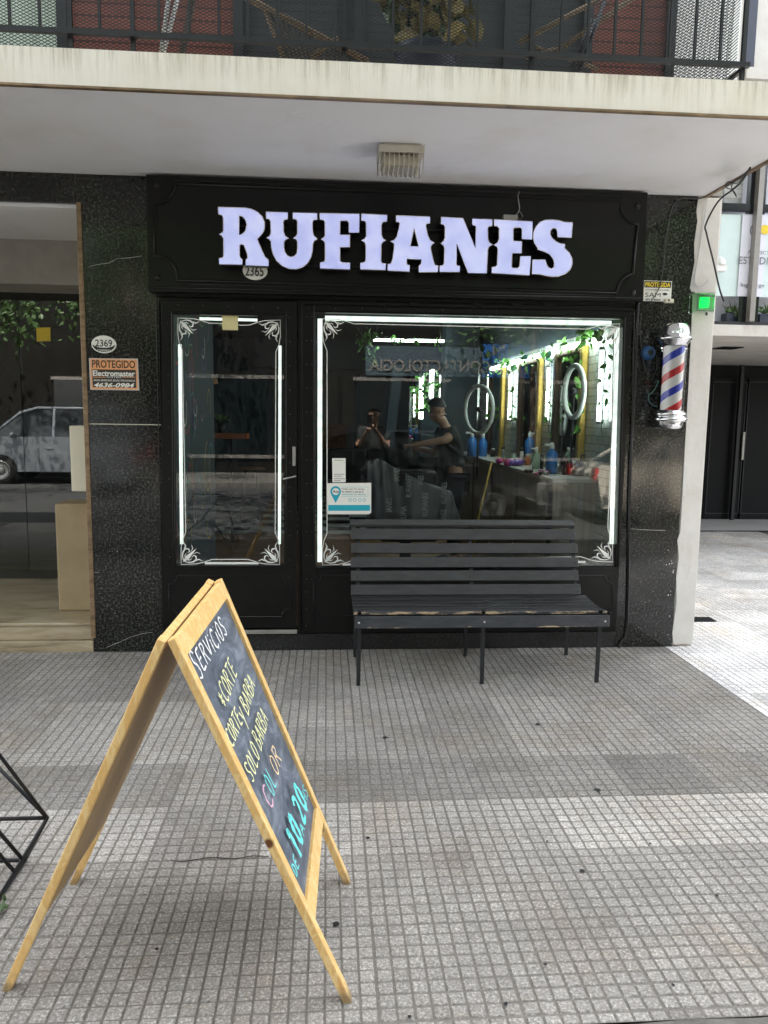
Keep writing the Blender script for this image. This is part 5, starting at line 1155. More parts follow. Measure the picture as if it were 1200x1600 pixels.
# broom
a, b = W(768, 722, 1.6), W(745, 820, 1.6); m = MB(); m.tube([(a[0], 1.6, a[1]), (b[0], 1.6, b[1]), (b[0] - .04, 1.6, RZ + .1)], .011, 6); m.box(b[0] - .2, b[0] + .1, 1.55, 1.65, RZ + .001, RZ + .1); tag(m.obj('broom', 'gold'), 'broom with a yellow handle leaning between the counter and the grey cape', 'broom')

# ivy garlands
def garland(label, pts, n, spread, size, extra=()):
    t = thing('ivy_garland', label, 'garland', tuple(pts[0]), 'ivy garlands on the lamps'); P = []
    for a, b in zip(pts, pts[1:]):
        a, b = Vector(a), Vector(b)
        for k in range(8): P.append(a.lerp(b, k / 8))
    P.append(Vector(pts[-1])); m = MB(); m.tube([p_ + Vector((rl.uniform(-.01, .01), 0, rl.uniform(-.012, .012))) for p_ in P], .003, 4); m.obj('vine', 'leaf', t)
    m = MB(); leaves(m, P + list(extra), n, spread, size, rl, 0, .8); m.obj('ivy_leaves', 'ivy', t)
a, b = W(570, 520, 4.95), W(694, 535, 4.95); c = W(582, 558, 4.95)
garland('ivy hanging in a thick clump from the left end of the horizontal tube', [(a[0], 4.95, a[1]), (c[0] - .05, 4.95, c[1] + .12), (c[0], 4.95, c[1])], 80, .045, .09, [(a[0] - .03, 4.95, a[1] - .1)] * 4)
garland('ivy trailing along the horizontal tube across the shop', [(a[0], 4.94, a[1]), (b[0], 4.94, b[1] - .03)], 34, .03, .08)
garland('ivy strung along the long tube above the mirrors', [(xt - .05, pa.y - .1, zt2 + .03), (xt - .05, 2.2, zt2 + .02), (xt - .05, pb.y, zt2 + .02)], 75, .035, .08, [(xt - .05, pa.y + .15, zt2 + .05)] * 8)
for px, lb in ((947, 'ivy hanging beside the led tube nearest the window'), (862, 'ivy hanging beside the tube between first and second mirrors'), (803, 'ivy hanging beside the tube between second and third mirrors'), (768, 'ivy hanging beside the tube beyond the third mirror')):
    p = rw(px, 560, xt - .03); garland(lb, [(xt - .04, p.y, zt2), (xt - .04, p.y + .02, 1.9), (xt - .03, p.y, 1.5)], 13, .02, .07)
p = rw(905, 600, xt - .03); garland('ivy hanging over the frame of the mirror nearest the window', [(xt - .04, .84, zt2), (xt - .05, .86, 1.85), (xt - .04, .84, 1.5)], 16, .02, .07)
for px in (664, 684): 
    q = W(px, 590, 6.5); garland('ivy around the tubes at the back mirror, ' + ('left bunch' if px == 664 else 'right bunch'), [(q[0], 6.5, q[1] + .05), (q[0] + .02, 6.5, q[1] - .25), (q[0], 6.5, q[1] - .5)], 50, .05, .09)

# barber chair and the printed cape
yk = 1.5
k0 = W(640, 800, yk)
BC = thing('barber_chair', 'black leather barber chair under a grey cape', 'chair', (k0[0], yk + .3, RZ))
m = MB(); m.lathe([(0, 0), (.3, 0), (.3, .03), (.06, .07), (.05, .35), (0, .35)], (k0[0], yk + .3, RZ + .001), 24); m.obj('base', 'chrome', BC)
m = MB(); m.box(k0[0] - .26, k0[0] + .28, yk + .06, yk + .56, RZ + .36, RZ + .5); m.obj('seat', 'leather', BC, bevel=.04)
m = MB(); m.box(k0[0] - .25, k0[0] + .25, yk + .03, yk + .13, RZ + .5, W(640, 735, yk)[1]); m.obj('backrest', 'leather', BC, bevel=.04)
m = MB(); m.box(k0[0] - .33, k0[0] - .27, yk + .1, yk + .5, RZ + .62, RZ + .69); m.obj('armrest', 'leather', BC, bevel=.02)
m = MB(); m.box(k0[0] + .29, k0[0] + .35, yk + .1, yk + .5, RZ + .62, RZ + .69); m.obj('armrest', 'leather', BC, bevel=.02)
top = [(575, 722), (590, 717), (600, 720), (622, 734), (655, 750), (690, 762), (706, 768), (712, 785), (722, 822)]
nu, nv = 40, 14; m = MB(); vs = []
for i in range(nu + 1):
    u = i / nu * (len(top) - 1); k = min(int(u), len(top) - 2); tx = top[k][0] + (top[k + 1][0] - top[k][0]) * (u - k); ty = top[k][1] + (top[k + 1][1] - top[k][1]) * (u - k)
    xa, za = W(tx, ty, yk); xb_ = W(572 + 160 * i / nu, 900, yk)[0]
    for j in range(nv + 1):
        v = j / nv; fold = .035 * math.sin(i * .55 + v * 1.2) * (.3 + v) + .02 * math.sin(i * 1.3)
        zz = za * (1 - v) + (RZ + .45) * v; vs.append((xa * (1 - v * .8) + xb_ * v * .8, yk - .03 + fold + (.06 * (1 - v) ** 2), zz))
for i in range(nu):
    for j in range(nv): pass
m.add(vs, [(i * (nv + 1) + j, i * (nv + 1) + j + 1, (i + 1) * (nv + 1) + j + 1, (i + 1) * (nv + 1) + j) for i in range(nu) for j in range(nv)], 0, True)
CP = m.obj('barber_cape', 'cape'); tag(CP, 'grey barber cape printed with RUFIANES draped over the black chair', 'cape'); sl = CP.modifiers.new('thick', 'SOLIDIFY'); sl.thickness = .004
m = MB()
for px, py, h in ((636, 777, 34), (617, 752, 22), (661, 807, 38), (691, 787, 34), (655, 757, 14), (628, 816, 26), (690, 818, 22), (605, 800, 22)):
    a = W(px, py, yk - .1); L_ = h * .0055; 
    m.text('RUFIANES' if h > 30 else ('RUFIA' if h > 24 else 'IANES'), (a[0] + .04, yk - .09, a[1]), Z, -X, L_, .05)
lab(m.obj('printed_word', 'cape_txt', CP), 'pale vertical lettering RUFIANES printed on the cape')

# people
def skinned(name, mat, J, edges, parent, root, sub=2):
    o0 = ORG[parent.name]; me = bpy.data.meshes.new(name); keys = list(J)
    me.from_pydata([tuple(Vector(J[k][0]) - o0) for k in keys], [(keys.index(a), keys.index(b)) for a, b in edges], [])
    ob = bpy.data.objects.new(name, me); COL.objects.link(ob); ob.parent = parent; ORG[ob.name] = o0
    md = ob.modifiers.new('skin', 'SKIN'); md.use_smooth_shade = True
    for i, k in enumerate(keys):
        r = J[k][1]; r = r if isinstance(r, tuple) else (r, r); sv = me.skin_vertices[0].data[i]; sv.radius = r; sv.use_root = (k == root)
    s_ = ob.modifiers.new('sub', 'SUBSURF'); s_.levels = sub; s_.render_levels = sub; me.materials.append(M[mat]); return ob
def person(label, loc, face, K, shirt='shirt', hair='hair'):
    """K: joint positions; face: unit vector the head looks along"""
    t = thing('person', label, 'person', loc); J = {}; E = []
    fc = Vector(face).normalized(); V3 = Vector
    hd = V3(K['head']); nk = V3(K['neck']); up_ = (hd - nk).normalized()
    J['pelvis'] = (K['pelvis'], (.13, .10)); J['waist'] = (V3(K['pelvis']).lerp(V3(K['chest']), .45), (.115, .09)); J['chest'] = (K['chest'], (.14, .10)); J['neckb'] = (nk, .052)
    J['neckt'] = (hd - up_ * .085, .05); J['jaw'] = (hd - up_ * .05 + fc * .02, (.062, .068)); J['skull'] = (hd + up_ * .035 - fc * .008, (.078, .085)); J['crown'] = (hd + up_ * .085 - fc * .01, (.055, .06))
    J['nose'] = (hd + fc * .098 - up_ * .012, .011); J['chin'] = (hd + fc * .07 - up_ * .085, .024)
    E += [('pelvis', 'waist'), ('waist', 'chest'), ('chest', 'neckb'), ('neckb', 'neckt'), ('neckt', 'jaw'), ('jaw', 'skull'), ('skull', 'crown'), ('jaw', 'nose'), ('jaw', 'chin')]
    sd_ = fc.cross(up_).normalized()
    for s, sg in (('L', -1), ('R', 1)):
        J['ear' + s] = (hd + sd_ * sg * .088, .013); E.append(('skull', 'ear' + s))
        J['sh' + s] = (K['sh' + s], .058); J['el' + s] = (K['el' + s], .043); J['wr' + s] = (K['wr' + s], .027)
        w_ = V3(K['wr' + s]); e_ = V3(K['el' + s]); d = (w_ - e_).normalized(); sidev = d.cross(Z).normalized(); pl = w_ + d * .05; J['pa' + s] = (pl, (.03, .018))
        E += [('chest', 'sh' + s), ('sh' + s, 'el' + s), ('el' + s, 'wr' + s), ('wr' + s, 'pa' + s)]
        dn = -Z if d.z > -.7 else X
        for k, (o_, L_) in enumerate(((-.028, .068), (-.01, .078), (.01, .074), (.028, .058))):
            a = pl + sidev * o_ + d * .03; b = a + d * L_ * .55; c_ = b + (d * .5 + dn * .8).normalized() * L_ * .5
            for q, (n_, p_, r_) in enumerate((('a', a, .009), ('b', b, .008), ('c', c_, .007))): J['f%s%d%s' % (s, k, n_)] = (p_, r_)
            E += [('pa' + s, 'f%s%da' % (s, k)), ('f%s%da' % (s, k), 'f%s%db' % (s, k)), ('f%s%db' % (s, k), 'f%s%dc' % (s, k))]
        J['th' + s] = (w_ + d * .03 + sidev * -.045 * sg, .011); J['tt' + s] = (w_ + d * .075 + sidev * -.055 * sg + dn * .02, .009); E += [('pa' + s, 'th' + s), ('th' + s, 'tt' + s)]
        J['hip' + s] = (K['hip' + s], .085); J['kn' + s] = (K['kn' + s], .055); J['an' + s] = (K['an' + s], .036); J['toe' + s] = (V3(K['an' + s]) + V3((fc.x, fc.y, 0)).normalized() * .15 + V3((0, 0, -.05)), .033)
        E += [('pelvis', 'hip' + s), ('hip' + s, 'kn' + s), ('kn' + s, 'an' + s), ('an' + s, 'toe' + s)]
    skinned('body', 'skin', J, E, t, 'pelvis')
    g = lambda r, k=.018: tuple(x + k for x in r) if isinstance(r, tuple) else r + k
    JS = {k: (J[k][0], g(J[k][1])) for k in ('pelvis', 'waist', 'chest')}; JS['pelvis'] = (V3(K['pelvis']) - V3((0, 0, .08)), (.165, .14)); JS['collar'] = (nk - up_ * .02, .066)
    ES = [('pelvis', 'waist'), ('waist', 'chest'), ('chest', 'collar')]
    for s in 'LR':
        JS['sh' + s] = (K['sh' + s], .075); JS['sl' + s] = (V3(K['sh' + s]).lerp(V3(K['el' + s]), .7), .066); ES += [('chest', 'sh' + s), ('sh' + s, 'sl' + s)]
    skinned('tee_shirt', shirt, JS, ES, t, 'chest')
    JT = {'pelvis': (K['pelvis'], (.14, .115))}; ET = []
    for s in 'LR':
        JT['hip' + s] = (K['hip' + s], .1); JT['kn' + s] = (K['kn' + s], .075); JT['an' + s] = (V3(K['an' + s]) + V3((0, 0, .02)), .06); ET += [('pelvis', 'hip' + s), ('hip' + s, 'kn' + s), ('kn' + s, 'an' + s)]
    skinned('trousers', 'trousers', JT, ET, t, 'pelvis')
    for s in 'LR':
        a = V3(K['an' + s]); d = V3((fc.x, fc.y, 0)).normalized(); m = MB(); m.tube([a - d * .05 + V3((0, 0, -.045)), a + d * .04 + V3((0, 0, -.04)), a + d * .13 + V3((0, 0, -.05)), a + d * .19 + V3((0, 0, -.055))], [.04, .05, .045, .025], 10); m.obj('shoe', 'leather', t)
    # hair: a cap over the skull, short at the sides
    m = MB(); n = 16
    for ring in range(7):
        pass
    vs = []; fs = []; rr = random.Random(2)
    for i in range(9):
        th = math.pi * .60 * i / 8
        for k in range(n):
            ph = math.tau * k / n; dirv = (math.cos(ph) * fc + math.sin(ph) * sd_); back = .5 - .5 * math.cos(ph)
            tt = th * (.50 + .55 * back) if i == 8 or True else th
            r_ = 1 + rr.uniform(-.02, .03); vs.append(hd + up_ * (.042 + .098 * math.cos(tt) * r_) - fc * .012 + dirv * (.088 if abs(math.cos(ph)) > .7 else .084) * math.sin(tt) * r_)
    for i in range(8):
        for k in range(n): fs.append((i * n + k, (i + 1) * n + k, (i + 1) * n + (k + 1) % n, i * n + (k + 1) % n))
    m.add(vs, fs, 0, True); m.obj('hair', hair, t)
    for sg in (-1, 1):
        m = MB(); c = hd + fc * .077 + sd_ * sg * .032 + up_ * .012; m.ball(tuple(c), .0105, (1, 1, 1), 8); m.obj('eye', 'eyes', t)
    return t
hx, hz = W(684, 643, 2.3)
el = unp(696, 688, 1, 2.08); wr = unp(655, 694, 1, 2.12)
person('barber with short black hair and charcoal tee shirt bending over his work inside', (hx + .2, 2.35, RZ), (-.85, -.12, -.45), dict(
    head=(hx, 2.3, hz), neck=(hx + .075, 2.33, hz - .145), chest=(hx + .15, 2.36, hz - .30), pelvis=(hx + .19, 2.38, RZ + .90),
    shL=(hx + .12, 2.17, hz - .21), shR=(hx + .12, 2.55, hz - .21), elL=tuple(el), elR=(hx + .02, 2.66, hz - .42), wrL=tuple(wr), wrR=(hx - .2, 2.5, hz - .36),
    hipL=(hx + .19, 2.28, RZ + .85), hipR=(hx + .19, 2.48, RZ + .85), knL=(hx + .16, 2.26, RZ + .47), knR=(hx + .19, 2.5, RZ + .47), anL=(hx + .2, 2.26, RZ + .09), anR=(hx + .22, 2.5, RZ + .09)))
# left side of the room
MU = thing('mural', 'colourful painted lettering and scrawls covering the left wall behind the door', 'mural', (-1.08, 1.1, 1.2))
for mi, cl in enumerate(('chalk_white', 'chalk_cyan', 'chalk_pink', 'yellow', 'purple', 'red')):
    m = MB(); rr = random.Random(60 + mi)
    for k in range(7):
        y, z = rr.uniform(.15, 2.1), rr.uniform(.5, 2.5); a0 = rr.uniform(0, 6); sw = rr.uniform(2.5, 6); ra, rb = rr.uniform(.04, .16), rr.uniform(.06, .24)
        m.stroke([(y + ra * math.cos(a0 + sw * i / 14), z + rb * math.sin(a0 + sw * i / 14)) for i in range(15)], rr.uniform(.008, .022), (-1.083, 0, 0), Y, Z, X)
    m.obj('painted_scrawl', cl, MU)
a = unp(332, 681, 1, 3.6); b = unp(386, 681, 1, 3.6)
SH = MB(); SH.box(a.x, b.x, 3.55, 3.85, a.z - .03, a.z + .03); SH.box((a.x + b.x) / 2 - .012, (a.x + b.x) / 2 + .012, 3.7, 3.724, RZ, a.z - .031, 1); tag(SH.obj('side_table', ['orange', 'black_iron']), 'orange topped side table at the back seen through the door', 'table')
c = unp(346, 672, 1, 3.7); t = thing('potted_plant', 'small plant in a black pot on the orange table', 'plant', (c.x, 3.7, a.z + .03))
m = MB(); m.lathe([(0, 0), (.045, 0), (.06, .11), (.05, .11), (0, .09)], (c.x, 3.7, a.z + .031), 14); m.obj('pot', 'leather', t); m = MB(); leaves(m, [(c.x, 3.7, a.z + .17)], 26, .03, .1, rl); m.obj('foliage', 'leaf', t)
TP = thing('tripod', 'black tripod stand on the shop floor behind the door glass', 'tripod', (-1.0, 2.9, RZ))
c = unp(333, 860, 2, RZ); tx, ty = unp(318, 800, 1, c.y).x, c.y; zt3 = unp(316, 620, 1, ty).z; zh = unp(316, 797, 1, ty).z
m = MB(); m.tube([(tx, ty, RZ + .08), (tx, ty, zt3)], .016, 8); m.obj('column', 'black_iron', TP)
for k in range(3):
    an = R(20 + 120 * k); m = MB(); m.tube([(tx, ty, zh), (tx + .32 * math.cos(an), ty + .32 * math.sin(an), RZ + .01)], .010, 6); m.tube([(tx, ty, RZ + .12), (tx + .19 * math.cos(an), ty + .19 * math.sin(an), RZ + .12)], .006, 5); m.obj('leg', 'black_iron', TP)
m = MB(); m.ball((tx, ty, zt3), .05, (1, .6, 1.6), 10); m.obj('head', 'black_iron', TP)
for px, py, y, lb, mt, s_ in ((327, 592, 2.8, 'small copper pendant lamp hanging near the left wall', 'copper', .1),):
    c = unp(px, py, 1, y); t = thing('pendant_lamp', lb, 'lamp', (c.x, y, c.z - s_)); m = MB(); m.lathe([(s_ * .9, 0), (s_ * .85, s_ * .3), (s_ * .5, s_ * .9), (s_ * .2, s_ * 1.1), (0, s_ * 1.15)], (c.x, y, c.z - s_ * .5), 18); m.obj('shade', mt, t)
    m = MB(); m.tube([(c.x, y, c.z + .05), (c.x, y, 2.998)], .004, 5); m.obj('cord', 'cable', t)
c = unp(392, 716, 1, 5.6); t = thing('stool', 'round wooden stool on the checkered floor', 'stool', (c.x, 5.6, RZ))
m = MB(); m.lathe([(0, 0), (.2, 0), (.2, .03), (0, .03)], (c.x, 5.6, RZ + .72), 20); m.obj('seat', 'floor_wood', t)
for k in range(4):
    an = R(45 + 90 * k); m = MB(); m.tube([(c.x + .1 * math.cos(an), 5.6 + .1 * math.sin(an), RZ + .72), (c.x + .2 * math.cos(an), 5.6 + .2 * math.sin(an), RZ)], .014, 6); m.obj('leg', 'black_iron', t)
WB = thing('sofa', 'low black waiting bench at the back left of the wide window', 'sofa', (W(530, 740, 7)[0], 7, RZ))
xx = W(530, 740, 7)[0]; m = MB(); m.box(xx - .5, xx + .5, 6.8, 7.4, RZ + .3, RZ + .45); m.obj('seat', 'leather', WB, bevel=.04); m = MB(); m.box(xx - .5, xx + .5, 7.4, 7.55, RZ + .3, RZ + .95); m.obj('backrest', 'leather', WB, bevel=.04)
for sx in (-.45, .45): m = MB(); m.box(xx + sx - .02, xx + sx + .02, 6.85, 6.9, RZ, RZ + .3); m.obj('leg', 'steel', WB)

# stickers and notes on the glass
ys = .0045
m = MB(); m.prism([W(a, b, ys) for a, b in ((519, 716), (540, 716), (540, 753.5), (519.5, 753.5))], ys, ys + .001, 0); nd = m.obj('paper_note', 'sign_white'); tag(nd, 'narrow white paper slip stuck on the window above the payment card', 'sticker')
m = MB(); a = W(521, 722, ys); 
for py, w_ in ((719, 14), (741, 16), (744, 12), (748, 17), (751, 10)): q = W(522, py, ys); m.stroke([q, (q[0] + w_ * .0044, q[1])], .0035, (0, ys - .0006, 0), X, Z, NY)
m.obj('print_line', 'ink_soft', nd)
PC = thing('payment_card', 'white and teal payment card with a blue map pin stuck low on the window', 'sticker', (W(546, 779, ys)[0], ys, W(546, 803, ys)[1]))
m = MB(); m.prism([W(a, b, ys) for a, b in ((511.5, 755), (580, 754.5), (580, 801), (576, 803.5), (512, 803.5))], ys, ys + .001); m.obj('card', 'sign_white', PC)
m = MB(); m.prism([W(a, b, ys) for a, b in ((513, 789), (578, 789), (578, 798), (513, 798))], ys - .001, ys - .0001); c = W(524.5, 768, ys); r_ = .037
m.poly([(c[0] + r_ * math.cos(t), c[1] + r_ * math.sin(t)) for t in [R(-25 + 230 * i / 20) for i in range(21)]] + [W(524.5, 786, ys)], (0, ys - .0006, 0), X, Z, NY); m.obj('blue_print', 'teal', PC)
m = MB(); m.poly([(c[0] + .024 * math.cos(t), c[1] + .024 * math.sin(t)) for t in [math.tau * i / 20 for i in range(20)]], (0, ys - .0012, 0), X, Z, NY); a = W(536, 797, ys - .001); m.obj('pin_hole', 'sign_white', PC)
m = MB(); ptxt(m, 'Aca', 520, 770, 529.5, 4.5, ys - .0018, 0, .02); ptxt(m, 'Podes usar Tu tarjeta', 534, 765.5, 570, 2.6, ys - .0008, 0, .015); ptxt(m, 'de debito o tienes la', 534, 769.5, 568, 2.6, ys - .0008, 0, .015); m.obj('lettering', 'ink', PC)
m = MB(); ptxt(m, 'extraccion de efectivo', 534, 773.5, 572, 2.6, ys - .0008, 0, .015)
for a, b, c_, d in ((533, 761, 575, 761), (533, 775.5, 575, 775.5), (575, 761, 575, 775.5)): m.stroke([W(a, b, ys), W(c_, d, ys)], .0015, (0, ys - .0007, 0), X, Z, NY)
for px in (547, 554, 562, 569): c = W(px, 781, ys); m.stroke([(c[0] + .010 * math.cos(t), c[1] + .010 * math.sin(t)) for t in [math.tau * i / 12 for i in range(13)]], .003, (0, ys - .0007, 0), X, Z, NY)
m.obj('lettering', 'teal', PC)
m = MB(); m.prism([W(a, b, -.003) for a, b in ((347, 492), (372, 493), (372, 516), (347.5, 515.5))], -.003, -.0021); tag(m.obj('sticky_note', 'note'), 'pale yellow square note taped to the top of the door glass', 'note')
m = MB(); m.prism([W(a, b, 1.445) for a, b in ((56.5, 512), (78.5, 511.5), (79, 533), (57.5, 533.5))], 1.445, 1.447); tag(m.obj('sticky_note', 'yellow'), 'plain ochre square note on the dark lobby glass', 'note')
m = MB(); a = W(111, 665, .1); b = W(133, 767, .1); m.box(a[0], XL - .006, .06, .3, b[1], a[1]); tag(m.obj('mail_box', 'bone', bevel=.006), 'tall cream metal box fixed inside the lobby opening', 'box')

# ================================================================== THE STREET BEHIND THE PHOTOGRAPHER (seen in the glass)
def car(name, label, cat, x, y, sx, prof, roof, L, Wd, paint, wheels, wr_=.32):
    """profiles are (x, z) lists along the car; sx = +1 or -1 for the way it points"""
    t = thing(name, label, cat, (x, y, -.13)); z0 = -.13; g = lambda P: [(x + sx * a, z0 + b) for a, b in P]
    P = []
    for a, b in prof: P.append((a, b))
    m = MB(); m.prism(g(P), y - Wd / 2, y + Wd / 2); bo = m.obj('body', paint, t, bevel=.07)
    lo = g(roof); m = MB(); n = len(lo); zb_ = min(q[1] for q in lo); zt_ = max(q[1] for q in lo)
    vs = []
    for sgn in (-1, 1):
        for a, b in lo: k = (b - zb_) / (zt_ - zb_); vs.append((a, y + sgn * (Wd / 2 - .04 - .17 * k), b))
    m.add(vs, [list(range(n))[::-1], list(range(n, 2 * n))] + [(i, (i + 1) % n, n + (i + 1) % n, n + i) for i in range(n)]); m.obj('window_glass', 'car_glass', t)
    m = MB()       # roof skin and pillars
    top_ = [q for q in range(n) if lo[q][1] > zt_ - .12]
    for sgn in (-1, 1):
        W_ = lambda q: Vector((q[0], y + sgn * (Wd / 2 - .03 - .17 * (q[1] - zb_) / (zt_ - zb_)), q[1]))
        for i in range(n):
            a, b = lo[i], lo[(i + 1) % n]
            m.bar(W_(a), W_(b), .06, .05)
        for fr in (.38, .7):
            xa = lo[0][0] + (lo[-1][0] - lo[0][0]) * fr; m.bar(W_((xa, zb_)), W_((xa, zt_ - .03)), .07, .03)
    tp = [lo[i] for i in top_]
    if len(tp) >= 2:
        xa, xb_ = min(q[0] for q in tp), max(q[0] for q in tp); m.box(xa, xb_, y - Wd / 2 + .2, y + Wd / 2 - .2, zt_ - .01, zt_ + .03)
    m.obj('roof', paint, t, bevel=.015)
    for wx in wheels:
        for sgn in (-1, 1):
            c = (x + sx * wx, y + sgn * (Wd / 2 - .09), z0 + wr_); m = MB(); m.lathe([(.1, -.1), (wr_ - .03, -.11), (wr_, -.09), (wr_, .09), (wr_ - .03, .11), (.1, .1)], c, 28, 0, 1); wh = m.obj('wheel', 'rubber', t)
            m = MB(); m.lathe([(0, .112 * sgn), (.06, .118 * sgn), (.08, .10 * sgn), (wr_ * .62, .105 * sgn), (wr_ * .66, .118 * sgn), (wr_ * .7, .1 * sgn)], c, 28, 0, 1); m.obj('rim', 'steel', wh)
        m = MB(); m.lathe([(0, 0), (wr_ + .06, 0), (wr_ + .06, .01), (0, .01)], (x + sx * wx, y + Wd / 2 + .001, z0 + wr_), 28, 0, 1); m.obj('wheel_arch', 'rubber', t)
    xf = max(a for a, b in prof); xr_ = min(a for a, b in prof)
    for sgn in (-1, 1):
        m = MB(); m.ball((x + sx * (xf - .10), y + sgn * (Wd / 2 - .22), z0 + .68), .14, (.9, 1.2, .6), 12); m.obj('headlight', 'acrylic', t)
        m = MB(); m.box(x + sx * (xr_ - .01), x + sx * (xr_ + .05), y + sgn * (Wd / 2 - .28), y + sgn * (Wd / 2 - .1), z0 + .75, z0 + .95); m.obj('tail_light', 'red', t)
        m = MB(); m.ball((x + sx * (roof[0][0] * .55 + .15), y + sgn * (Wd / 2 + .09), z0 + max(b for a, b in prof) + .02), .11, (.6, .8, .7), 10); m.obj('wing_mirror', paint, t)
    m = MB(); m.box(x + sx * .2, x + sx * .36, y + Wd / 2 + .002, y + Wd / 2 + .03, z0 + .86, z0 + .89); m.obj('door_handle', 'steel', t)
    return t
w1 = unp(520, 760, 1, 7.0).x; w2 = unp(776, 760, 1, 7.0).x
car('parked_car', 'dark hatchback parked behind the photographer, reflected in the shop window', 'car', (w1 + w2) / 2, -7.9, 1,
    [(-1.95, .3), (2.0, .25), (2.08, .45), (2.02, .70), (1.75, .86), (1.0, .98), (-1.85, 1.0), (-2.02, .85), (-2.05, .45)],
    [(1.05, .96), (.35, 1.42), (-.1, 1.50), (-1.1, 1.47), (-1.6, 1.3), (-1.92, .97)], 4.1, 1.74, 'car_dark', (1.28, -1.28))
car('parked_car', 'cream sedan parked farther along the kerb, reflected in the right stone pilaster', 'car', 6.6, -7.8, 1,
    [(-2.1, .3), (2.1, .25), (2.2, .5), (2.1, .78), (1.2, .98), (-2.0, 1.0), (-2.2, .85)],
    [(1.1, .97), (.4, 1.42), (-1.0, 1.45), (-1.7, 1.0)], 4.3, 1.75, 'car_cream', (1.3, -1.3))
# the van stands where its mirror image shows in the lobby glass (glass at y = 1.45)
vx = unp(16, 735, 1, 14.2).x
car('parked_van', 'silver van parked across the street, reflected in the lobby glass', 'van', vx + 1.35, -11.9, -1,
    [(-2.3, .3), (2.2, .3), (2.4, .5), (2.35, .85), (1.9, 1.08), (1.5, 1.14), (-2.35, 1.16), (-2.42, .6)],
    [(1.75, 1.1), (1.0, 1.72), (.6, 1.84), (-2.1, 1.84), (-2.33, 1.1)], 4.8, 1.8, 'car_silver', (1.45, -1.4), .33)
# photographer
gx, gz = unp(585, 648, 1, 5.62).x, unp(585, 648, 1, 5.62).z
person('person in dark clothes standing in the street holding up a phone, mirrored in the window', (gx, -5.75, -.13), (0, 1, -.05), dict(
    head=(gx, -5.66, gz), neck=(gx, -5.74, gz - .15), chest=(gx, -5.77, gz - .30), pelvis=(gx, -5.78, .84),
    shL=(gx - .18, -5.77, gz - .22), shR=(gx + .18, -5.77, gz - .22), elL=(gx - .22, -5.68, gz - .46), elR=(gx + .2, -5.68, gz - .46), wrL=(gx - .12, -5.5, gz - .26), wrR=(gx + .02, -5.5, gz - .22),
    hipL=(gx - .1, -5.78, .8), hipR=(gx + .1, -5.78, .8), knL=(gx - .11, -5.76, .37), knR=(gx + .11, -5.78, .37), anL=(gx - .12, -5.8, -.04), anR=(gx + .13, -5.8, -.04)))
m = MB(); m.box(gx - .12, gx - .045, -5.41, -5.402, gz - .16, gz - .0); tag(m.obj('phone', 'leather', bevel=.002), 'black phone held up by the person in the street', 'phone')
# building across the street
OB = thing('shop_building', 'dark rendered building across the street with a blue optician sign, seen only in reflections', 'building', (2, -17, -.1))
m = MB(); m.box(-16, 20, -22, -16.5, -.1, 9.5); m.obj('wall', 'opp_wall', OB)
xo = [W(869, 560, 16.3)[0], W(767, 560, 16.3)[0]]; zo = [W(800, 538, 16.3)[1], W(800, 590, 16.3)[1]]
m = MB(); m.box(xo[1] - .2, xo[0], -16.5, -16.38, zo[1], zo[0]); m.obj('blue_fascia', 'opp_blue', OB)
m = MB(); m.text('OPTICA', (xo[0] - .15, -16.37, zo[1] + .12), -X, Z, 1.5, .34, 0, 0, .02); m.text('VISION', (xo[0] - .1, -16.37, zo[1] + .62), -X, Z, 1.7, .3)
m.text('CONTACTOLOGIA', (xo[0] - 1.85, -16.37, zo[1] + .12), -X, Z, 3.4, .34, 0, 0, .02); m.obj('lettering', 'grey_metal', OB)
m = MB(); m.box(xo[1] - 3.5, xo[1] - .201, -16.5, -16.4, zo[1], zo[0] - .1); m.obj('dark_fascia', 'navy', OB)
for k in range(7):
    x = -13 + k * 4.6; m = MB(); m.box(x, x + 2.6, -16.5, -16.46, .5, 2.6); wi = m.obj('window', 'car_glass', OB); m = MB(); m.box(x - .08, x + 2.68, -16.52 + .0, -16.44, 2.601, 2.7); m.box(x - .08, x + 2.68, -16.5, -16.44, .4, .499); m.split('window_frame', 'grey_metal', wi)
    m = MB(); m.box(x + .4, x + 2.2, -16.5, -16.47, 5.4, 7.0); m.obj('window', 'car_glass', OB)
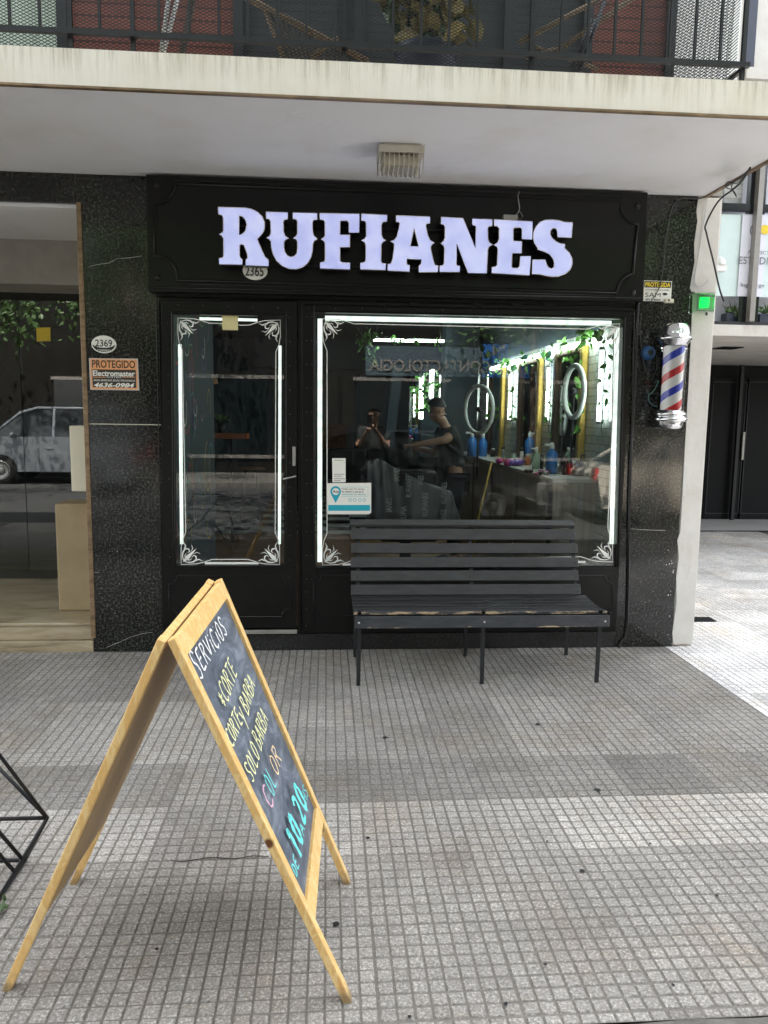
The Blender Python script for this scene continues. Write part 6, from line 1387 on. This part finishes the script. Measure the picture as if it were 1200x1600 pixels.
# street trees
def tree(label, x, y, zb, rx, rz, h0, seed, n=2600, size=.17, ox=0, oy=0):
    rr = random.Random(seed); t = thing('street_tree', label, 'tree', (x, y, -.05), 'street trees'); cz = h0 + rz * .8
    m = MB(); m.tube([(x, y, -.1), (x + .05, y, 1.2), (x - .06, y + .05, h0 - .2), (x, y, cz)], [.2, .15, .12, .05], 10)
    tips = []
    for k in range(9):
        an = rr.uniform(0, math.tau); e = Vector((x + ox + rx * .75 * math.cos(an), y + oy + rx * .75 * math.sin(an), cz + rz * rr.uniform(-.5, .7))); b = Vector((x, y, h0 - .3 + k * .12)); c = b.lerp(e, .5) + Vector((0, 0, -.15))
        m.tube([b, c, e], [.06, .04, .015], 6); tips += [c.lerp(e, .5), e]
    m.obj('trunk', 'bark', t); m = MB(); cl = []
    for k in range(55):
        d = Vector((rr.gauss(0, 1), rr.gauss(0, 1), rr.gauss(0, 1))).normalized() * rr.uniform(.45, 1.0) ** .5; cl.append((x + ox + d.x * rx, y + oy + d.y * rx, cz + d.z * rz))
    leaves(m, cl + [tuple(v) for v in tips], n, .3, size, rr, 0, .4); m.obj('crown', 'leaf', t)
for k, (x, y, h0, rx, rz) in enumerate([(-9.2, -6.4, 4.0, 3.4, 1.7), (6.4, -7.6, 5.0, 3.6, 1.6), (-4.2, -6.8, 5.0, 4.2, 1.5), (-10.6, -11.0, 3.0, 4.2, 1.9), (-4.7, -13.9, 3.6, 2.8, 1.8), (5.2, -13.9, 3.6, 2.8, 1.8), (12, -13.9, 3.4, 2.8, 1.8)][0:7]):
    lbs = ['street tree on the near kerb left of the photographer', 'street tree on the near kerb right of the photographer', 'unseen street tree with its crown shaped over the camera to shade the near paving', 'street tree across the street left of the van', 'street tree across the street in front of the dark building', 'street tree across the street before the blue optician sign', 'street tree across the street at the far right']
    tree(lbs[k], x, y, 0, rx, rz, h0, 30 + k, *((6500, .2, 3.0, 1.6) if k == 2 else (3600, .2, -1.2, .8) if k == 1 else ()))  # unseen near crowns shifted and thickened over the street to darken the near paving
